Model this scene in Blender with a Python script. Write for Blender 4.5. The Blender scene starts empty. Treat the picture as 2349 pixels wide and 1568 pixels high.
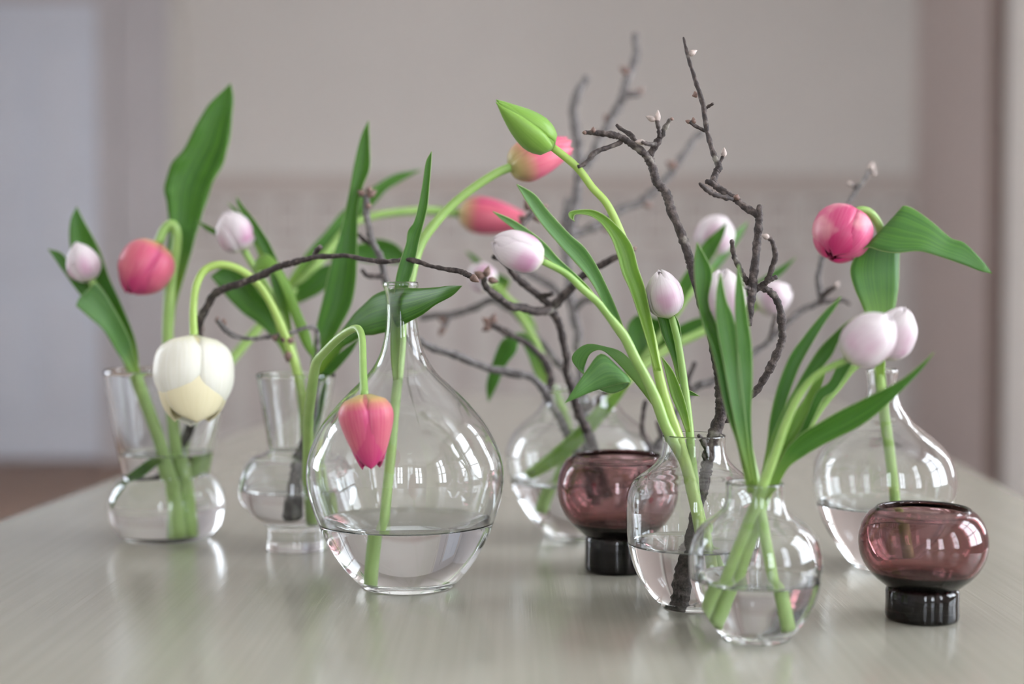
import bpy, math, random
from mathutils import Vector, Matrix, noise
sc = bpy.context.scene
C = sc.collection

# ------------------------------------------------------------------ camera
W, H, F = 2349.0, 1568.0, 2349.0 * 50 / 36       # frame and focal length in pixels
TABLE_Z, CAM_H = 0.75, 0.233
HORIZON = 665.0
PITCH = math.atan((H / 2 - HORIZON) / F)
cam_d = bpy.data.cameras.new('camera')
cam = bpy.data.objects.new('camera', cam_d)
C.objects.link(cam)
CAM = Vector((0, 0, TABLE_Z + CAM_H))
cam.location = CAM
cam.rotation_euler = (math.pi / 2 - PITCH, 0, 0)
cam_d.lens, cam_d.sensor_width = 50, 36
cam_d.clip_start = 0.02
cam_d.dof.use_dof = True
cam_d.dof.focus_distance = 1.065
cam_d.dof.aperture_fstop = 2.4
sc.camera = cam

# ------------------------------------------------------------------ sky and exposure
world = bpy.data.worlds.new('overcast_sky')
sc.world = world
world.use_nodes = True
bg = world.node_tree.nodes['Background']
bg.inputs['Color'].default_value = (0.90, 0.96, 1.06, 1)
bg.inputs['Strength'].default_value = 19.0
sc.view_settings.view_transform = 'Standard'
sc.view_settings.look = 'None'
sc.view_settings.exposure = -0.12
sc.view_settings.gamma = 1
sc.view_settings.use_curve_mapping = False
cy = sc.cycles
cy.max_bounces, cy.diffuse_bounces, cy.glossy_bounces = 13, 3, 6
cy.transmission_bounces, cy.transparent_max_bounces = 13, 8
cy.caustics_reflective = True
cy.caustics_refractive = True
cy.blur_glossy = 0.6
cy.sample_clamp_indirect = 8
cy.use_adaptive_sampling = True
cy.adaptive_threshold = 0.08
cy.adaptive_min_samples = 16

# ------------------------------------------------------------------ projection helpers
FWD = Vector((0, math.cos(PITCH), -math.sin(PITCH)))
UP = Vector((0, math.sin(PITCH), math.cos(PITCH)))
RIGHT = Vector((1, 0, 0))

def P(x, y, d):
    return CAM + FWD * d + RIGHT * ((x - W / 2) / F * d) + UP * ((H / 2 - y) / F * d)

def T(x, y, z=TABLE_Z):
    r = FWD + RIGHT * ((x - W / 2) / F) + UP * ((H / 2 - y) / F)
    return CAM + r * ((z - CAM.z) / r.z)

def depth(p):
    return (p - CAM).dot(FWD)

def spl(pts, n):
    """Catmull-Rom through tuples, n samples per span"""
    pts = [tuple(map(float, p)) for p in pts]
    if len(pts) == 2:
        return [tuple(a + (b - a) * i / n for a, b in zip(*pts)) for i in range(n + 1)]
    out = []
    for i in range(len(pts) - 1):
        p1, p2 = pts[i], pts[i + 1]
        p0 = pts[i - 1] if i else tuple(2 * a - b for a, b in zip(p1, p2))
        p3 = pts[i + 2] if i + 2 < len(pts) else tuple(2 * b - a for a, b in zip(p1, p2))
        for k in range(n):
            t = k / n
            out.append(tuple(0.5 * (2 * b + (c - a) * t + (2 * a - 5 * b + 4 * c - e) * t * t
                                    + (3 * b - a - 3 * c + e) * t ** 3)
                             for a, b, c, e in zip(p0, p1, p2, p3)))
    out.append(pts[-1])
    return out

# ------------------------------------------------------------------ object helpers
def tag(o, label=None, cat=None, group=None, kind=None):
    if label: o['label'] = label
    if cat: o['category'] = cat
    if group: o['group'] = group
    if kind: o['kind'] = kind
    return o

def empty(name, loc, label=None, cat=None, group=None, kind=None):
    o = bpy.data.objects.new(name, None)
    o.empty_display_size = 0.02
    o.location = loc
    C.objects.link(o)
    return tag(o, label, cat, group, kind)

def wloc(o):
    v = Vector((0, 0, 0))
    while o:
        v += o.location
        o = o.parent
    return v

def obj(name, verts, faces, mats, parent=None, uvs=None, smooth=True, loc=None, thick=0):
    base = Vector(loc) if loc is not None else (wloc(parent) if parent else Vector((0, 0, 0)))
    me = bpy.data.meshes.new(name)
    me.from_pydata([tuple(Vector(v) - base) for v in verts], [], faces)
    for m in (mats if isinstance(mats, (list, tuple)) else [mats]):
        me.materials.append(m)
    if uvs:
        uv = me.uv_layers.new(name='UVMap')
        for l in me.loops:
            uv.data[l.index].uv = uvs[l.vertex_index]
    if smooth:
        me.polygons.foreach_set('use_smooth', [True] * len(me.polygons))
    me.update()
    o = bpy.data.objects.new(name, me)
    C.objects.link(o)
    if parent:
        o.parent = parent
    elif loc is not None:
        o.location = base
    if thick:
        m = o.modifiers.new('thickness', 'SOLIDIFY')
        m.thickness = thick
        m.offset = 0
    return o

def boxes(lst):
    vs, fs = [], []
    for (x0, x1, y0, y1, z0, z1) in lst:
        b = len(vs)
        vs += [(x, y, z) for x in (x0, x1) for y in (y0, y1) for z in (z0, z1)]
        fs += [tuple(b + i for i in f) for f in ((0, 1, 3, 2), (4, 6, 7, 5), (0, 4, 5, 1), (2, 3, 7, 6), (0, 2, 6, 4), (1, 5, 7, 3))]
    return vs, fs

# ------------------------------------------------------------------ materials
def new_mat(name):
    m = bpy.data.materials.new(name)
    m.use_nodes = True
    nt = m.node_tree
    nt.nodes.clear()
    out = nt.nodes.new('ShaderNodeOutputMaterial')
    return m, nt, out

def N(nt, t, **kw):
    n = nt.nodes.new('ShaderNode' + t)
    for k, v in kw.items():
        if k.startswith('i_'):
            n.inputs[k[2:].replace('_', ' ')].default_value = v
        else:
            setattr(n, k, v)
    return n

def ramp(nt, fac, stops):
    r = N(nt, 'ValToRGB')
    el = r.color_ramp.elements
    while len(el) < len(stops):
        el.new(0.5)
    for e, (p, c) in zip(el, stops):
        e.position = p
        e.color = (c[0], c[1], c[2], 1)
    nt.links.new(fac, r.inputs[0])
    return r.outputs[0]

def mixc(nt, fac, a, b, mode='MIX'):
    m = N(nt, 'Mix', data_type='RGBA', blend_type=mode)
    for s, v in ((m.inputs[0], fac), (m.inputs[6], a), (m.inputs[7], b)):
        if hasattr(v, 'is_output'):
            nt.links.new(v, s)
        elif isinstance(v, (int, float)):
            s.default_value = v
        else:
            s.default_value = (v[0], v[1], v[2], 1)
    return m.outputs[2]

def S(*c):      # sRGB 0-255 -> linear
    return tuple(((x / 255) / 12.92 if x / 255 <= 0.04045 else ((x / 255 + 0.055) / 1.055) ** 2.4) for x in c)

def tex_noise(nt, scale, detail=3, coord='Object', stretch=None, rough=0.5):
    tc = N(nt, 'TexCoord')
    n = N(nt, 'TexNoise', i_Scale=scale, i_Detail=detail, i_Roughness=rough)
    if stretch:
        mp = N(nt, 'Mapping')
        mp.inputs['Scale'].default_value = stretch[:3]
        if len(stretch) > 3:
            mp.inputs['Rotation'].default_value = (0, 0, stretch[3])
        nt.links.new(tc.outputs[coord], mp.inputs[0])
        nt.links.new(mp.outputs[0], n.inputs[0])
    else:
        nt.links.new(tc.outputs[coord], n.inputs[0])
    return n.outputs[0]

def plain(name, col, rough=0.6, var=0.06, scale=3, bump=0.0, bscale=80, spec=0.5):
    m, nt, out = new_mat(name)
    p = N(nt, 'BsdfPrincipled')
    p.inputs['Roughness'].default_value = rough
    p.inputs['Specular IOR Level'].default_value = spec
    f = tex_noise(nt, scale)
    nt.links.new(ramp(nt, f, [(0.3, [c * (1 - var) for c in col]), (0.7, [min(1, c * (1 + var)) for c in col])]), p.inputs['Base Color'])
    if bump:
        b = N(nt, 'Bump', i_Strength=bump, i_Distance=0.001)
        nt.links.new(tex_noise(nt, bscale), b.inputs['Height'])
        nt.links.new(b.outputs[0], p.inputs['Normal'])
    nt.links.new(p.outputs[0], out.inputs[0])
    return m

def glass(name, ior, col=(0.985, 0.992, 0.99)):
    m, nt, out = new_mat(name)
    g = N(nt, 'BsdfGlass', i_IOR=ior, i_Roughness=0.0)
    g.inputs['Color'].default_value = (*col, 1)
    nt.links.new(g.outputs[0], out.inputs[0])
    return m

M_GLASS = glass('clear_glass', 1.48)
M_WATER_TOP = glass('water_surface', 1.333, (0.995, 1, 1))
M_WATER_SIDE = glass('water_against_glass', 1.333 / 1.48, (0.995, 1, 1))

def purple_glass(name, dens):
    m, nt, out = new_mat(name)
    g = N(nt, 'BsdfGlass', i_IOR=1.5, i_Roughness=0.0)
    nt.links.new(g.outputs[0], out.inputs[0])
    v = N(nt, 'VolumeAbsorption', i_Density=dens)
    v.inputs['Color'].default_value = (0.50, 0.13, 0.145, 1)
    nt.links.new(v.outputs[0], out.inputs['Volume'])
    return m
M_PURPLE = purple_glass('plum_glass', 325)

def leaf_mat(name, dark, light, back):
    m, nt, out = new_mat(name)
    uv = N(nt, 'UVMap')
    sx = N(nt, 'SeparateXYZ')
    nt.links.new(uv.outputs[0], sx.inputs[0])
    mp = N(nt, 'Mapping')
    mp.inputs['Scale'].default_value = (26, 1.2, 1)
    nt.links.new(uv.outputs[0], mp.inputs[0])
    n = N(nt, 'TexNoise', i_Scale=1.0, i_Detail=3)
    nt.links.new(mp.outputs[0], n.inputs[0])
    col = ramp(nt, n.outputs[0], [(0.3, dark), (0.72, light)])
    big = tex_noise(nt, 14, 2)
    col = mixc(nt, ramp(nt, big, [(0.45, (0, 0, 0)), (0.62, (0.45,) * 3)]), col, back)
    # pale margins of the blade, yellow-green towards the base
    edge = ramp(nt, sx.outputs[0], [(0.0, (0.6,) * 3), (0.02, (0,) * 3), (0.98, (0,) * 3), (1.0, (0.6,) * 3)])
    col = mixc(nt, edge, col, S(190, 205, 150))
    base = ramp(nt, sx.outputs[1], [(0.72, (0,) * 3), (1.0, (0.75,) * 3)])
    col = mixc(nt, base, col, S(166, 196, 96))
    p = N(nt, 'BsdfPrincipled')
    p.inputs['Roughness'].default_value = 0.42
    p.inputs['Specular IOR Level'].default_value = 0.45
    nt.links.new(col, p.inputs['Base Color'])
    b = N(nt, 'Bump', i_Strength=0.25, i_Distance=0.0006)
    nt.links.new(n.outputs[0], b.inputs['Height'])
    nt.links.new(b.outputs[0], p.inputs['Normal'])
    tr = N(nt, 'BsdfTranslucent')
    nt.links.new(mixc(nt, 1.0, col, (0.95, 1.0, 0.35), 'MULTIPLY'), tr.inputs[0])
    # brighter transmitted colour
    g = N(nt, 'Gamma', i_Gamma=0.72)
    nt.links.new(mixc(nt, 1.0, col, (1.0, 1.0, 0.20), 'MULTIPLY'), g.inputs[0])
    nt.links.new(g.outputs[0], tr.inputs[0])
    mx = N(nt, 'MixShader', i_Fac=0.45)
    nt.links.new(p.outputs[0], mx.inputs[1])
    nt.links.new(tr.outputs[0], mx.inputs[2])
    nt.links.new(mx.outputs[0], out.inputs[0])
    return m

M_LEAF = leaf_mat('tulip_leaf', S(52, 102, 34), S(98, 152, 50), S(84, 134, 74))
M_LEAF_PALE = leaf_mat('tulip_leaf_glaucous', S(82, 132, 70), S(118, 166, 88), S(126, 168, 118))
M_LEAF_LIME = leaf_mat('tulip_leaf_lime', S(106, 152, 56), S(146, 184, 84), S(136, 174, 98))

def stem_mat(name, a, b):
    m, nt, out = new_mat(name)
    uv = N(nt, 'UVMap')
    sx = N(nt, 'SeparateXYZ')
    nt.links.new(uv.outputs[0], sx.inputs[0])
    col = ramp(nt, sx.outputs[1], [(0.0, b), (0.5, [(x + y) / 2 for x, y in zip(a, b)]), (1.0, a)])
    col = mixc(nt, 0.35, col, ramp(nt, tex_noise(nt, 60, 3), [(0.3, a), (0.7, b)]))
    p = N(nt, 'BsdfPrincipled')
    p.inputs['Roughness'].default_value = 0.4
    nt.links.new(col, p.inputs['Base Color'])
    nt.links.new(p.outputs[0], out.inputs[0])
    return m
M_STEM = stem_mat('tulip_stem', S(122, 160, 76), S(164, 192, 112))
M_STEM_LIME = stem_mat('tulip_stem_lime', S(146, 178, 78), S(168, 194, 104))

def petal_mat(name, kind):
    m, nt, out = new_mat(name)
    uv = N(nt, 'UVMap')
    sx = N(nt, 'SeparateXYZ')
    nt.links.new(uv.outputs[0], sx.inputs[0])
    u, v = sx.outputs[0], sx.outputs[1]
    mp = N(nt, 'Mapping')
    mp.inputs['Scale'].default_value = (30, 1.6, 1)
    nt.links.new(uv.outputs[0], mp.inputs[0])
    n = N(nt, 'TexNoise', i_Scale=1.0, i_Detail=4)
    nt.links.new(mp.outputs[0], n.inputs[0])
    streak = n.outputs[0]
    obn = tex_noise(nt, 45, 2)
    if kind == 'pink':
        col = ramp(nt, u, [(0.0, S(196, 50, 124)), (0.14, S(208, 74, 122)), (0.5, S(222, 118, 132)), (0.86, S(208, 74, 122)), (1.0, S(196, 50, 124))])
        col = mixc(nt, 0.35, col, ramp(nt, streak, [(0.3, S(204, 62, 110)), (0.7, S(238, 164, 160))]))
        col = mixc(nt, ramp(nt, v, [(0.72, (0,) * 3), (1, (0.7,) * 3)]), col, S(204, 48, 122))
        col = mixc(nt, ramp(nt, v, [(0.0, (1,) * 3), (0.14, (0.25,) * 3), (0.24, (0,) * 3)]), col, S(214, 204, 110))
        inner = S(200, 36, 116)
    elif kind == 'magenta':
        col = ramp(nt, u, [(0.0, S(190, 20, 100)), (0.16, S(206, 50, 118)), (0.5, S(224, 104, 146)), (0.84, S(206, 50, 118)), (1.0, S(190, 20, 100))])
        col = mixc(nt, 0.2, col, ramp(nt, streak, [(0.3, S(200, 40, 108)), (0.72, S(244, 186, 190))]))
        col = mixc(nt, ramp(nt, obn, [(0.5, (0,) * 3), (0.66, (0.55,) * 3)]), col, S(242, 190, 190))
        col = mixc(nt, ramp(nt, v, [(0.75, (0,) * 3), (1, (0.7,) * 3)]), col, S(196, 30, 104))
        inner = S(196, 20, 100)
    elif kind == 'coral':
        col = ramp(nt, u, [(0.0, S(204, 62, 118)), (0.2, S(214, 84, 112)), (0.5, S(228, 118, 140)), (0.8, S(212, 78, 122)), (1.0, S(204, 62, 118))])
        col = mixc(nt, 0.3, col, ramp(nt, streak, [(0.3, S(206, 66, 112)), (0.7, S(236, 164, 158))]))
        col = mixc(nt, ramp(nt, v, [(0.0, (1,) * 3), (0.12, (0.7,) * 3), (0.34, (0,) * 3)]), col, S(208, 204, 130))
        inner = S(210, 40, 100)
    elif kind == 'pale':
        col = ramp(nt, streak, [(0.3, S(222, 211, 213)), (0.7, S(238, 231, 231))])
        bl = N(nt, 'Math', operation='MULTIPLY')
        nt.links.new(ramp(nt, v, [(0.06, (0,) * 3), (0.3, (1,) * 3), (0.48, (0.8,) * 3), (0.8, (0,) * 3)]), bl.inputs[0])
        nt.links.new(ramp(nt, u, [(0.05, (0,) * 3), (0.35, (0.9,) * 3), (0.65, (0.9,) * 3), (0.95, (0,) * 3)]), bl.inputs[1])
        bl2 = N(nt, 'Math', operation='MULTIPLY')
        nt.links.new(bl.outputs[0], bl2.inputs[0])
        nt.links.new(ramp(nt, obn, [(0.36, (0.35,) * 3), (0.6, (1.0,) * 3)]), bl2.inputs[1])
        col = mixc(nt, bl2.outputs[0], col, S(206, 146, 180))
        col = mixc(nt, ramp(nt, v, [(0.0, (1,) * 3), (0.16, (0,) * 3)]), col, S(232, 232, 196))
        inner = S(240, 232, 226)
    elif kind == 'cream':
        col = ramp(nt, streak, [(0.3, S(244, 242, 226)), (0.7, S(253, 252, 242))])
        col = mixc(nt, ramp(nt, v, [(0.0, (0.7,) * 3), (0.2, (0,) * 3)]), col, S(236, 236, 196))
        inner = S(244, 230, 168)
    else:   # green bud
        col = ramp(nt, u, [(0.0, S(138, 184, 70)), (0.5, S(126, 172, 70)), (1.0, S(150, 194, 84))])
        col = mixc(nt, 0.4, col, ramp(nt, streak, [(0.3, S(112, 158, 56)), (0.7, S(152, 192, 90))]))
        inner = S(150, 190, 90)
    geo = N(nt, 'NewGeometry')
    p = N(nt, 'BsdfPrincipled')
    p.inputs['Roughness'].default_value = 0.38
    p.inputs['Specular IOR Level'].default_value = 0.4
    p.inputs['Sheen Weight'].default_value = 0.1
    att = N(nt, 'Attribute')
    att.attribute_name = 'inside'
    col = mixc(nt, att.outputs['Fac'], col, inner)
    nt.links.new(col, p.inputs['Base Color'])
    b = N(nt, 'Bump', i_Strength=0.2, i_Distance=0.0005)
    nt.links.new(streak, b.inputs['Height'])
    nt.links.new(b.outputs[0], p.inputs['Normal'])
    tr = N(nt, 'BsdfTranslucent')
    nt.links.new(col, tr.inputs[0])
    mx = N(nt, 'MixShader', i_Fac=0.3)
    nt.links.new(p.outputs[0], mx.inputs[1])
    nt.links.new(tr.outputs[0], mx.inputs[2])
    nt.links.new(mx.outputs[0], out.inputs[0])
    return m
M_PETAL = {k: petal_mat('petal_' + k, k) for k in ('pink', 'magenta', 'coral', 'pale', 'cream', 'green')}

def bark_mat(name, dark, mid, pale):
    m, nt, out = new_mat(name)
    f = tex_noise(nt, 180, 5, rough=0.65)
    col = ramp(nt, f, [(0.28, dark), (0.5, mid), (0.74, pale)])
    lich = ramp(nt, tex_noise(nt, 45, 3), [(0.62, (0,) * 3), (0.72, (0.7,) * 3)])
    col = mixc(nt, lich, col, S(150, 146, 134))
    p = N(nt, 'BsdfPrincipled')
    p.inputs['Roughness'].default_value = 0.75
    nt.links.new(col, p.inputs['Base Color'])
    b = N(nt, 'Bump', i_Strength=0.9, i_Distance=0.0012)
    nt.links.new(tex_noise(nt, 420, 4), b.inputs['Height'])
    nt.links.new(b.outputs[0], p.inputs['Normal'])
    nt.links.new(p.outputs[0], out.inputs[0])
    return m
M_BARK = bark_mat('bark', S(28, 23, 22), S(62, 53, 50), S(116, 105, 99))
M_BARK_GREY = bark_mat('bark_grey', S(58, 54, 52), S(98, 93, 91), S(152, 147, 145))
M_BUD = plain('bud_scales', S(118, 94, 84), 0.6, 0.35, 300, 0.5, 500)
M_BUD_PALE = plain('bud_scales_pale', S(176, 162, 154), 0.6, 0.25, 300, 0.5, 500)
M_CUT = plain('cut_wood', S(206, 176, 130), 0.7, 0.1, 200)

# ------------------------------------------------------------------ setting
BACK_Y, RIGHT_X, LEFT_X, REAR_Y, CEIL = 8.2, 2.32, -3.3, -3.4, 3.1
M_WALL = plain('greige_wall_paint', S(235, 231, 224), 0.75, 0.02, 1.5, 0.15, 60)
M_WALL_B = plain('mauve_grey_wall_paint', S(216, 212, 213), 0.75, 0.02, 1.5)
M_RAIL = plain('dusty_pink_rail_paint', S(216, 205, 196), 0.6, 0.03, 3)
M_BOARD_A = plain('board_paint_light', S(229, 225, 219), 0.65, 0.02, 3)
M_BOARD_B = plain('board_paint_grey', S(216, 208, 203), 0.65, 0.02, 3)  # darker grey of the alternating painted stripes
M_LINE = plain('painted_brown_outline', S(150, 120, 112), 0.65, 0.05, 5)
M_DOOR = plain('white_door_paint', S(236, 241, 250), 0.5, 0.02, 3)
M_CEIL = plain('ceiling_white', S(235, 232, 226), 0.85, 0.01, 2)
M_FLOOR = plain('brown_floor', S(156, 128, 110), 0.55, 0.12, 6)
M_BROWN = plain('brown_casing_paint', S(128, 106, 96), 0.5, 0.04, 4)

def structure(name, bx, mat, parent=None):
    v, f = boxes(bx)
    o = obj(name, v, f, mat, parent, smooth=False)
    if not parent:
        o['kind'] = 'structure'
    return o

structure('floor', [(LEFT_X - .2, RIGHT_X + .3, REAR_Y - .3, BACK_Y + .2, -0.1, 0)], M_FLOOR)
structure('ceiling', [(LEFT_X - .2, RIGHT_X + .3, REAR_Y - .3, BACK_Y + .2, CEIL, CEIL + .1)], M_CEIL)

def bx_at(px):      # x on the back wall for a pixel column
    return (px - W / 2) / F * BACK_Y
def bz_at(py):      # z on the back wall for a pixel row
    return CAM.z + (HORIZON - py) / F * BACK_Y
xa, xb = bx_at(408), RIGHT_X
wb = structure('wall_back', [(LEFT_X - .2, RIGHT_X + .3, BACK_Y, BACK_Y + .2, 0, CEIL)], M_WALL)
yb = BACK_Y
structure('mauve_panel', [(LEFT_X, xa - .02, yb - .02, yb, 0, CEIL)], M_WALL_B, wb)
structure('corner_pilaster', [(xa - .03, xa + .05, yb - .05, yb, 0, CEIL), (xa - .005, xa + .025, yb - .065, yb, 0, CEIL)], M_WALL, wb)
zr = bz_at(425)
t1 = structure('trim_1', [(xa + .05, xb, yb - .045, yb, zr - .045, zr + .045), (xa + .05, xb, yb - .07, yb, zr + .03, zr + .05)], M_RAIL)
structure('trim_2', [(xa + .05, xb, yb - .035, yb, zr - .40, zr - .37)], M_RAIL)
structure('baseboard_back', [(xa + .05, xb, yb - .04, yb, 0, .18)], M_BOARD_A)
step = 0.235
k = 0
x = xa + .05
while x < xb - .05:
    x1 = min(x + step, xb)
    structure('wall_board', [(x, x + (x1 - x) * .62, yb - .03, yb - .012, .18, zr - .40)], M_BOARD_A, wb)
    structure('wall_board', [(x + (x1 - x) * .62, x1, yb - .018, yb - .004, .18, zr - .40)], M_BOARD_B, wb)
    m = (x + x1) / 2
    w_, z0, z1 = .065, zr - .31, zr - .10
    structure('frieze_frame', [(m - w_, m + w_, yb - .012, yb, z1 - .014, z1), (m - w_, m + w_, yb - .012, yb, z0, z0 + .014),
                               (m - w_, m - w_ + .014, yb - .012, yb, z0, z1), (m + w_ - .014, m + w_, yb - .012, yb, z0, z1)], M_LINE, wb)
    x = x1

# white double door at the left end of the back wall
dx0, dx1 = bx_at(-60), bx_at(238)
door = empty('door_1', (dx0, yb, 0), kind='structure')
dz = bz_at(18)
v, f = boxes([(dx0, dx1, yb - .06, yb - .02, 0.02, dz)]); obj('door_leaf', v, f, M_DOOR, door, smooth=False)
for (a, b) in ((0.08, 0.46), (0.54, 0.92)):
    for (z0, z1) in ((.25, .95), (1.1, 2.4)):
        X0, X1 = dx0 + (dx1 - dx0) * a, dx0 + (dx1 - dx0) * b
        v, f = boxes([(X0, X1, yb - .075, yb - .06, z0, z1), (X0 + .04, X1 - .04, yb - .085, yb - .075, z0 + .04, z1 - .04)])
        obj('door_panel', v, f, M_DOOR, door, smooth=False)
v, f = boxes([(dx1, dx1 + .1, yb - .09, yb - .02, 0, dz + .1), (dx0 - .1, dx1, yb - .09, yb - .02, dz, dz + .1)])
obj('door_casing', v, f, M_WALL_B, door, smooth=False)

# window wall on the right and the wall behind the camera
SILL, HEAD = 0.72, 2.92
wins_r = [(-1.7, -0.8), (0.3, 1.7), (2.7, 3.3)]
wins_l_added = [(2.6, 3.9)]  # unseen left window, added to brighten the back and right walls
bl = []
edges = [REAR_Y - .3] + [e for w in wins_r for e in w] + [BACK_Y]
for i in range(0, len(edges), 2):
    bl.append((RIGHT_X, RIGHT_X + .28, edges[i], edges[i + 1], 0, CEIL))
for (a, b) in wins_r:
    bl += [(RIGHT_X, RIGHT_X + .28, a, b, 0, SILL), (RIGHT_X, RIGHT_X + .28, a, b, HEAD, CEIL)]
M_WALL_R = plain('taupe_pink_wall_paint', S(212, 197, 190), 0.75, 0.02, 1.5)
wr = structure('wall_right', bl, M_WALL_R)
structure('door_casing', [(RIGHT_X - .06, RIGHT_X, 6.55, 6.75, 0, CEIL)], M_BROWN, wr)
structure('door_casing', [(RIGHT_X - .1, RIGHT_X, 6.3, 6.42, 0, CEIL)], M_WALL, wr)
for i in range(5):
    y0 = 6.95 + i * .24
    structure('wall_panel', [(RIGHT_X - .02, RIGHT_X, y0, y0 + .18, .2, zr - .45)], M_WALL_R, wr)
bl = []
edges = [REAR_Y - .3] + [e for w in wins_l_added for e in w] + [BACK_Y]
for i in range(0, len(edges), 2):
    bl.append((LEFT_X - .28, LEFT_X, edges[i], edges[i + 1], 0, CEIL))
for (a, b) in wins_l_added:
    bl += [(LEFT_X - .28, LEFT_X, a, b, 0, SILL), (LEFT_X - .28, LEFT_X, a, b, HEAD, CEIL)]
structure('wall_left', bl, M_WALL_B)
wins_b = [(-0.5, 0.1), (1.2, 2.0)]
bl = []
edges = [LEFT_X] + [e for w in wins_b for e in w] + [RIGHT_X]
for i in range(0, len(edges), 2):
    bl.append((edges[i], edges[i + 1], REAR_Y - .28, REAR_Y, 0, CEIL))
for (a, b) in wins_b:
    bl += [(a, b, REAR_Y - .28, REAR_Y, 0, SILL), (a, b, REAR_Y - .28, REAR_Y, HEAD, CEIL)]
structure('wall_rear', bl, M_WALL)

m, nt, out = new_mat('window_pane_glass')
tb_, gb_ = N(nt, 'BsdfTransparent'), N(nt, 'BsdfGlossy', i_Roughness=0.0)
mx = N(nt, 'MixShader', i_Fac=0.04)
nt.links.new(tb_.outputs[0], mx.inputs[1]); nt.links.new(gb_.outputs[0], mx.inputs[2])
nt.links.new(mx.outputs[0], out.inputs[0])
M_PANE = m
M_FRAME = plain('window_frame_paint', S(226, 224, 220), 0.5, 0.02, 3)

def window(n, side, a, b):
    """sash window with a cross of glazing bars; side 'r' = right wall, 'b' = rear wall"""
    def q(l):
        r = []
        for (u0, u1, w0, w1, z0, z1) in l:
            r.append((RIGHT_X + w0, RIGHT_X + w1, u0, u1, z0, z1) if side == 'r' else
                     (LEFT_X - w1, LEFT_X - w0, u0, u1, z0, z1) if side == 'l' else (u0, u1, REAR_Y - w1, REAR_Y - w0, z0, z1))
        return r
    c = Vector((RIGHT_X + .14, (a + b) / 2, SILL)) if side == 'r' else Vector((LEFT_X - .14, (a + b) / 2, SILL)) if side == 'l' else Vector(((a + b) / 2, REAR_Y - .14, SILL))
    root = empty('window_%d' % n, c, kind='structure')
    v, f = boxes(q([(a, a + .07, .1, .17, SILL, HEAD), (b - .07, b, .1, .17, SILL, HEAD), (a, b, .1, .17, SILL, SILL + .07), (a, b, .1, .17, HEAD - .07, HEAD)]))
    obj('window_frame', v, f, M_FRAME, root, smooth=False)
    mid = (a + b) / 2
    bars = [(mid - .05, mid + .05, .1, .17, SILL, HEAD)]
    for zz in (SILL + (HEAD - SILL) * .34, SILL + (HEAD - SILL) * .67):
        bars.append((a, b, .11, .16, zz - .022, zz + .022))
    for bb in bars:
        v, f = boxes(q([bb])); obj('glazing_bar', v, f, M_FRAME, root, smooth=False)
    v, f = boxes(q([(a + .02, b - .02, .13, .136, SILL + .02, HEAD - .02)])); obj('pane', v, f, M_PANE, root, smooth=False)
    v, f = boxes(q([(a - .03, b + .03, -.05, .1, SILL - .04, SILL)])); obj('window_sill', v, f, M_FRAME, root, smooth=False)
    # light portal: guides the sampling of the sky through this opening, gives no light of its own
    ld = bpy.data.lights.new('sky_portal', 'AREA')
    ld.shape, ld.size, ld.size_y = 'RECTANGLE', b - a, HEAD - SILL
    ld.cycles.is_portal = True
    lo = bpy.data.objects.new('sky_portal', ld)
    C.objects.link(lo)
    zc = (SILL + HEAD) / 2
    if side == 'r':
        lo.location = (RIGHT_X + .26, mid, zc); dirv = Vector((-1, 0, 0))
    elif side == 'l':
        lo.location = (LEFT_X - .26, mid, zc); dirv = Vector((1, 0, 0))
    else:
        lo.location = (mid, REAR_Y - .26, zc); dirv = Vector((0, 1, 0))
    lo.rotation_euler = dirv.to_track_quat('-Z', 'Y').to_euler()
nwin = 0
for (a, b) in wins_r:
    nwin += 1; window(nwin, 'r', a, b)
for (a, b) in wins_l_added:
    nwin += 1; window(nwin, 'l', a, b)
for (a, b) in wins_b:
    nwin += 1; window(nwin, 'b', a, b)

# ------------------------------------------------------------------ table
ang = math.atan((1437 - W / 2) / F)
U = Vector((math.sin(ang), math.cos(ang), 0)); V = Vector((math.cos(ang), -math.sin(ang), 0))
eL, eR, eF = T(0, 1190), T(2349, 1135), T(1500, 905)
v0, v1, u1, u0 = eL.dot(V), eR.dot(V), eF.dot(U), 0.42
m, nt, out = new_mat('cream_painted_wood')
p = N(nt, 'BsdfPrincipled')
f = tex_noise(nt, 2.2, 3)
f2 = tex_noise(nt, 1.0, 4, stretch=(170, 2.2, 1, ang))
col = mixc(nt, 0.35, ramp(nt, f, [(0.3, S(152, 149, 135)), (0.7, S(158, 155, 142))]), ramp(nt, f2, [(0.35, S(148, 145, 131)), (0.65, S(163, 160, 148))]))
nt.links.new(col, p.inputs['Base Color'])
p.inputs['Roughness'].default_value = 0.15
p.inputs['Specular IOR Level'].default_value = 0.5
b = N(nt, 'Bump', i_Strength=0.35, i_Distance=0.0006)
nt.links.new(tex_noise(nt, 1.0, 3, stretch=(330, 5, 1, ang), rough=0.6), b.inputs['Height'])
nt.links.new(b.outputs[0], p.inputs['Normal'])
nt.links.new(p.outputs[0], out.inputs[0])
M_TABLE = m

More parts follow.
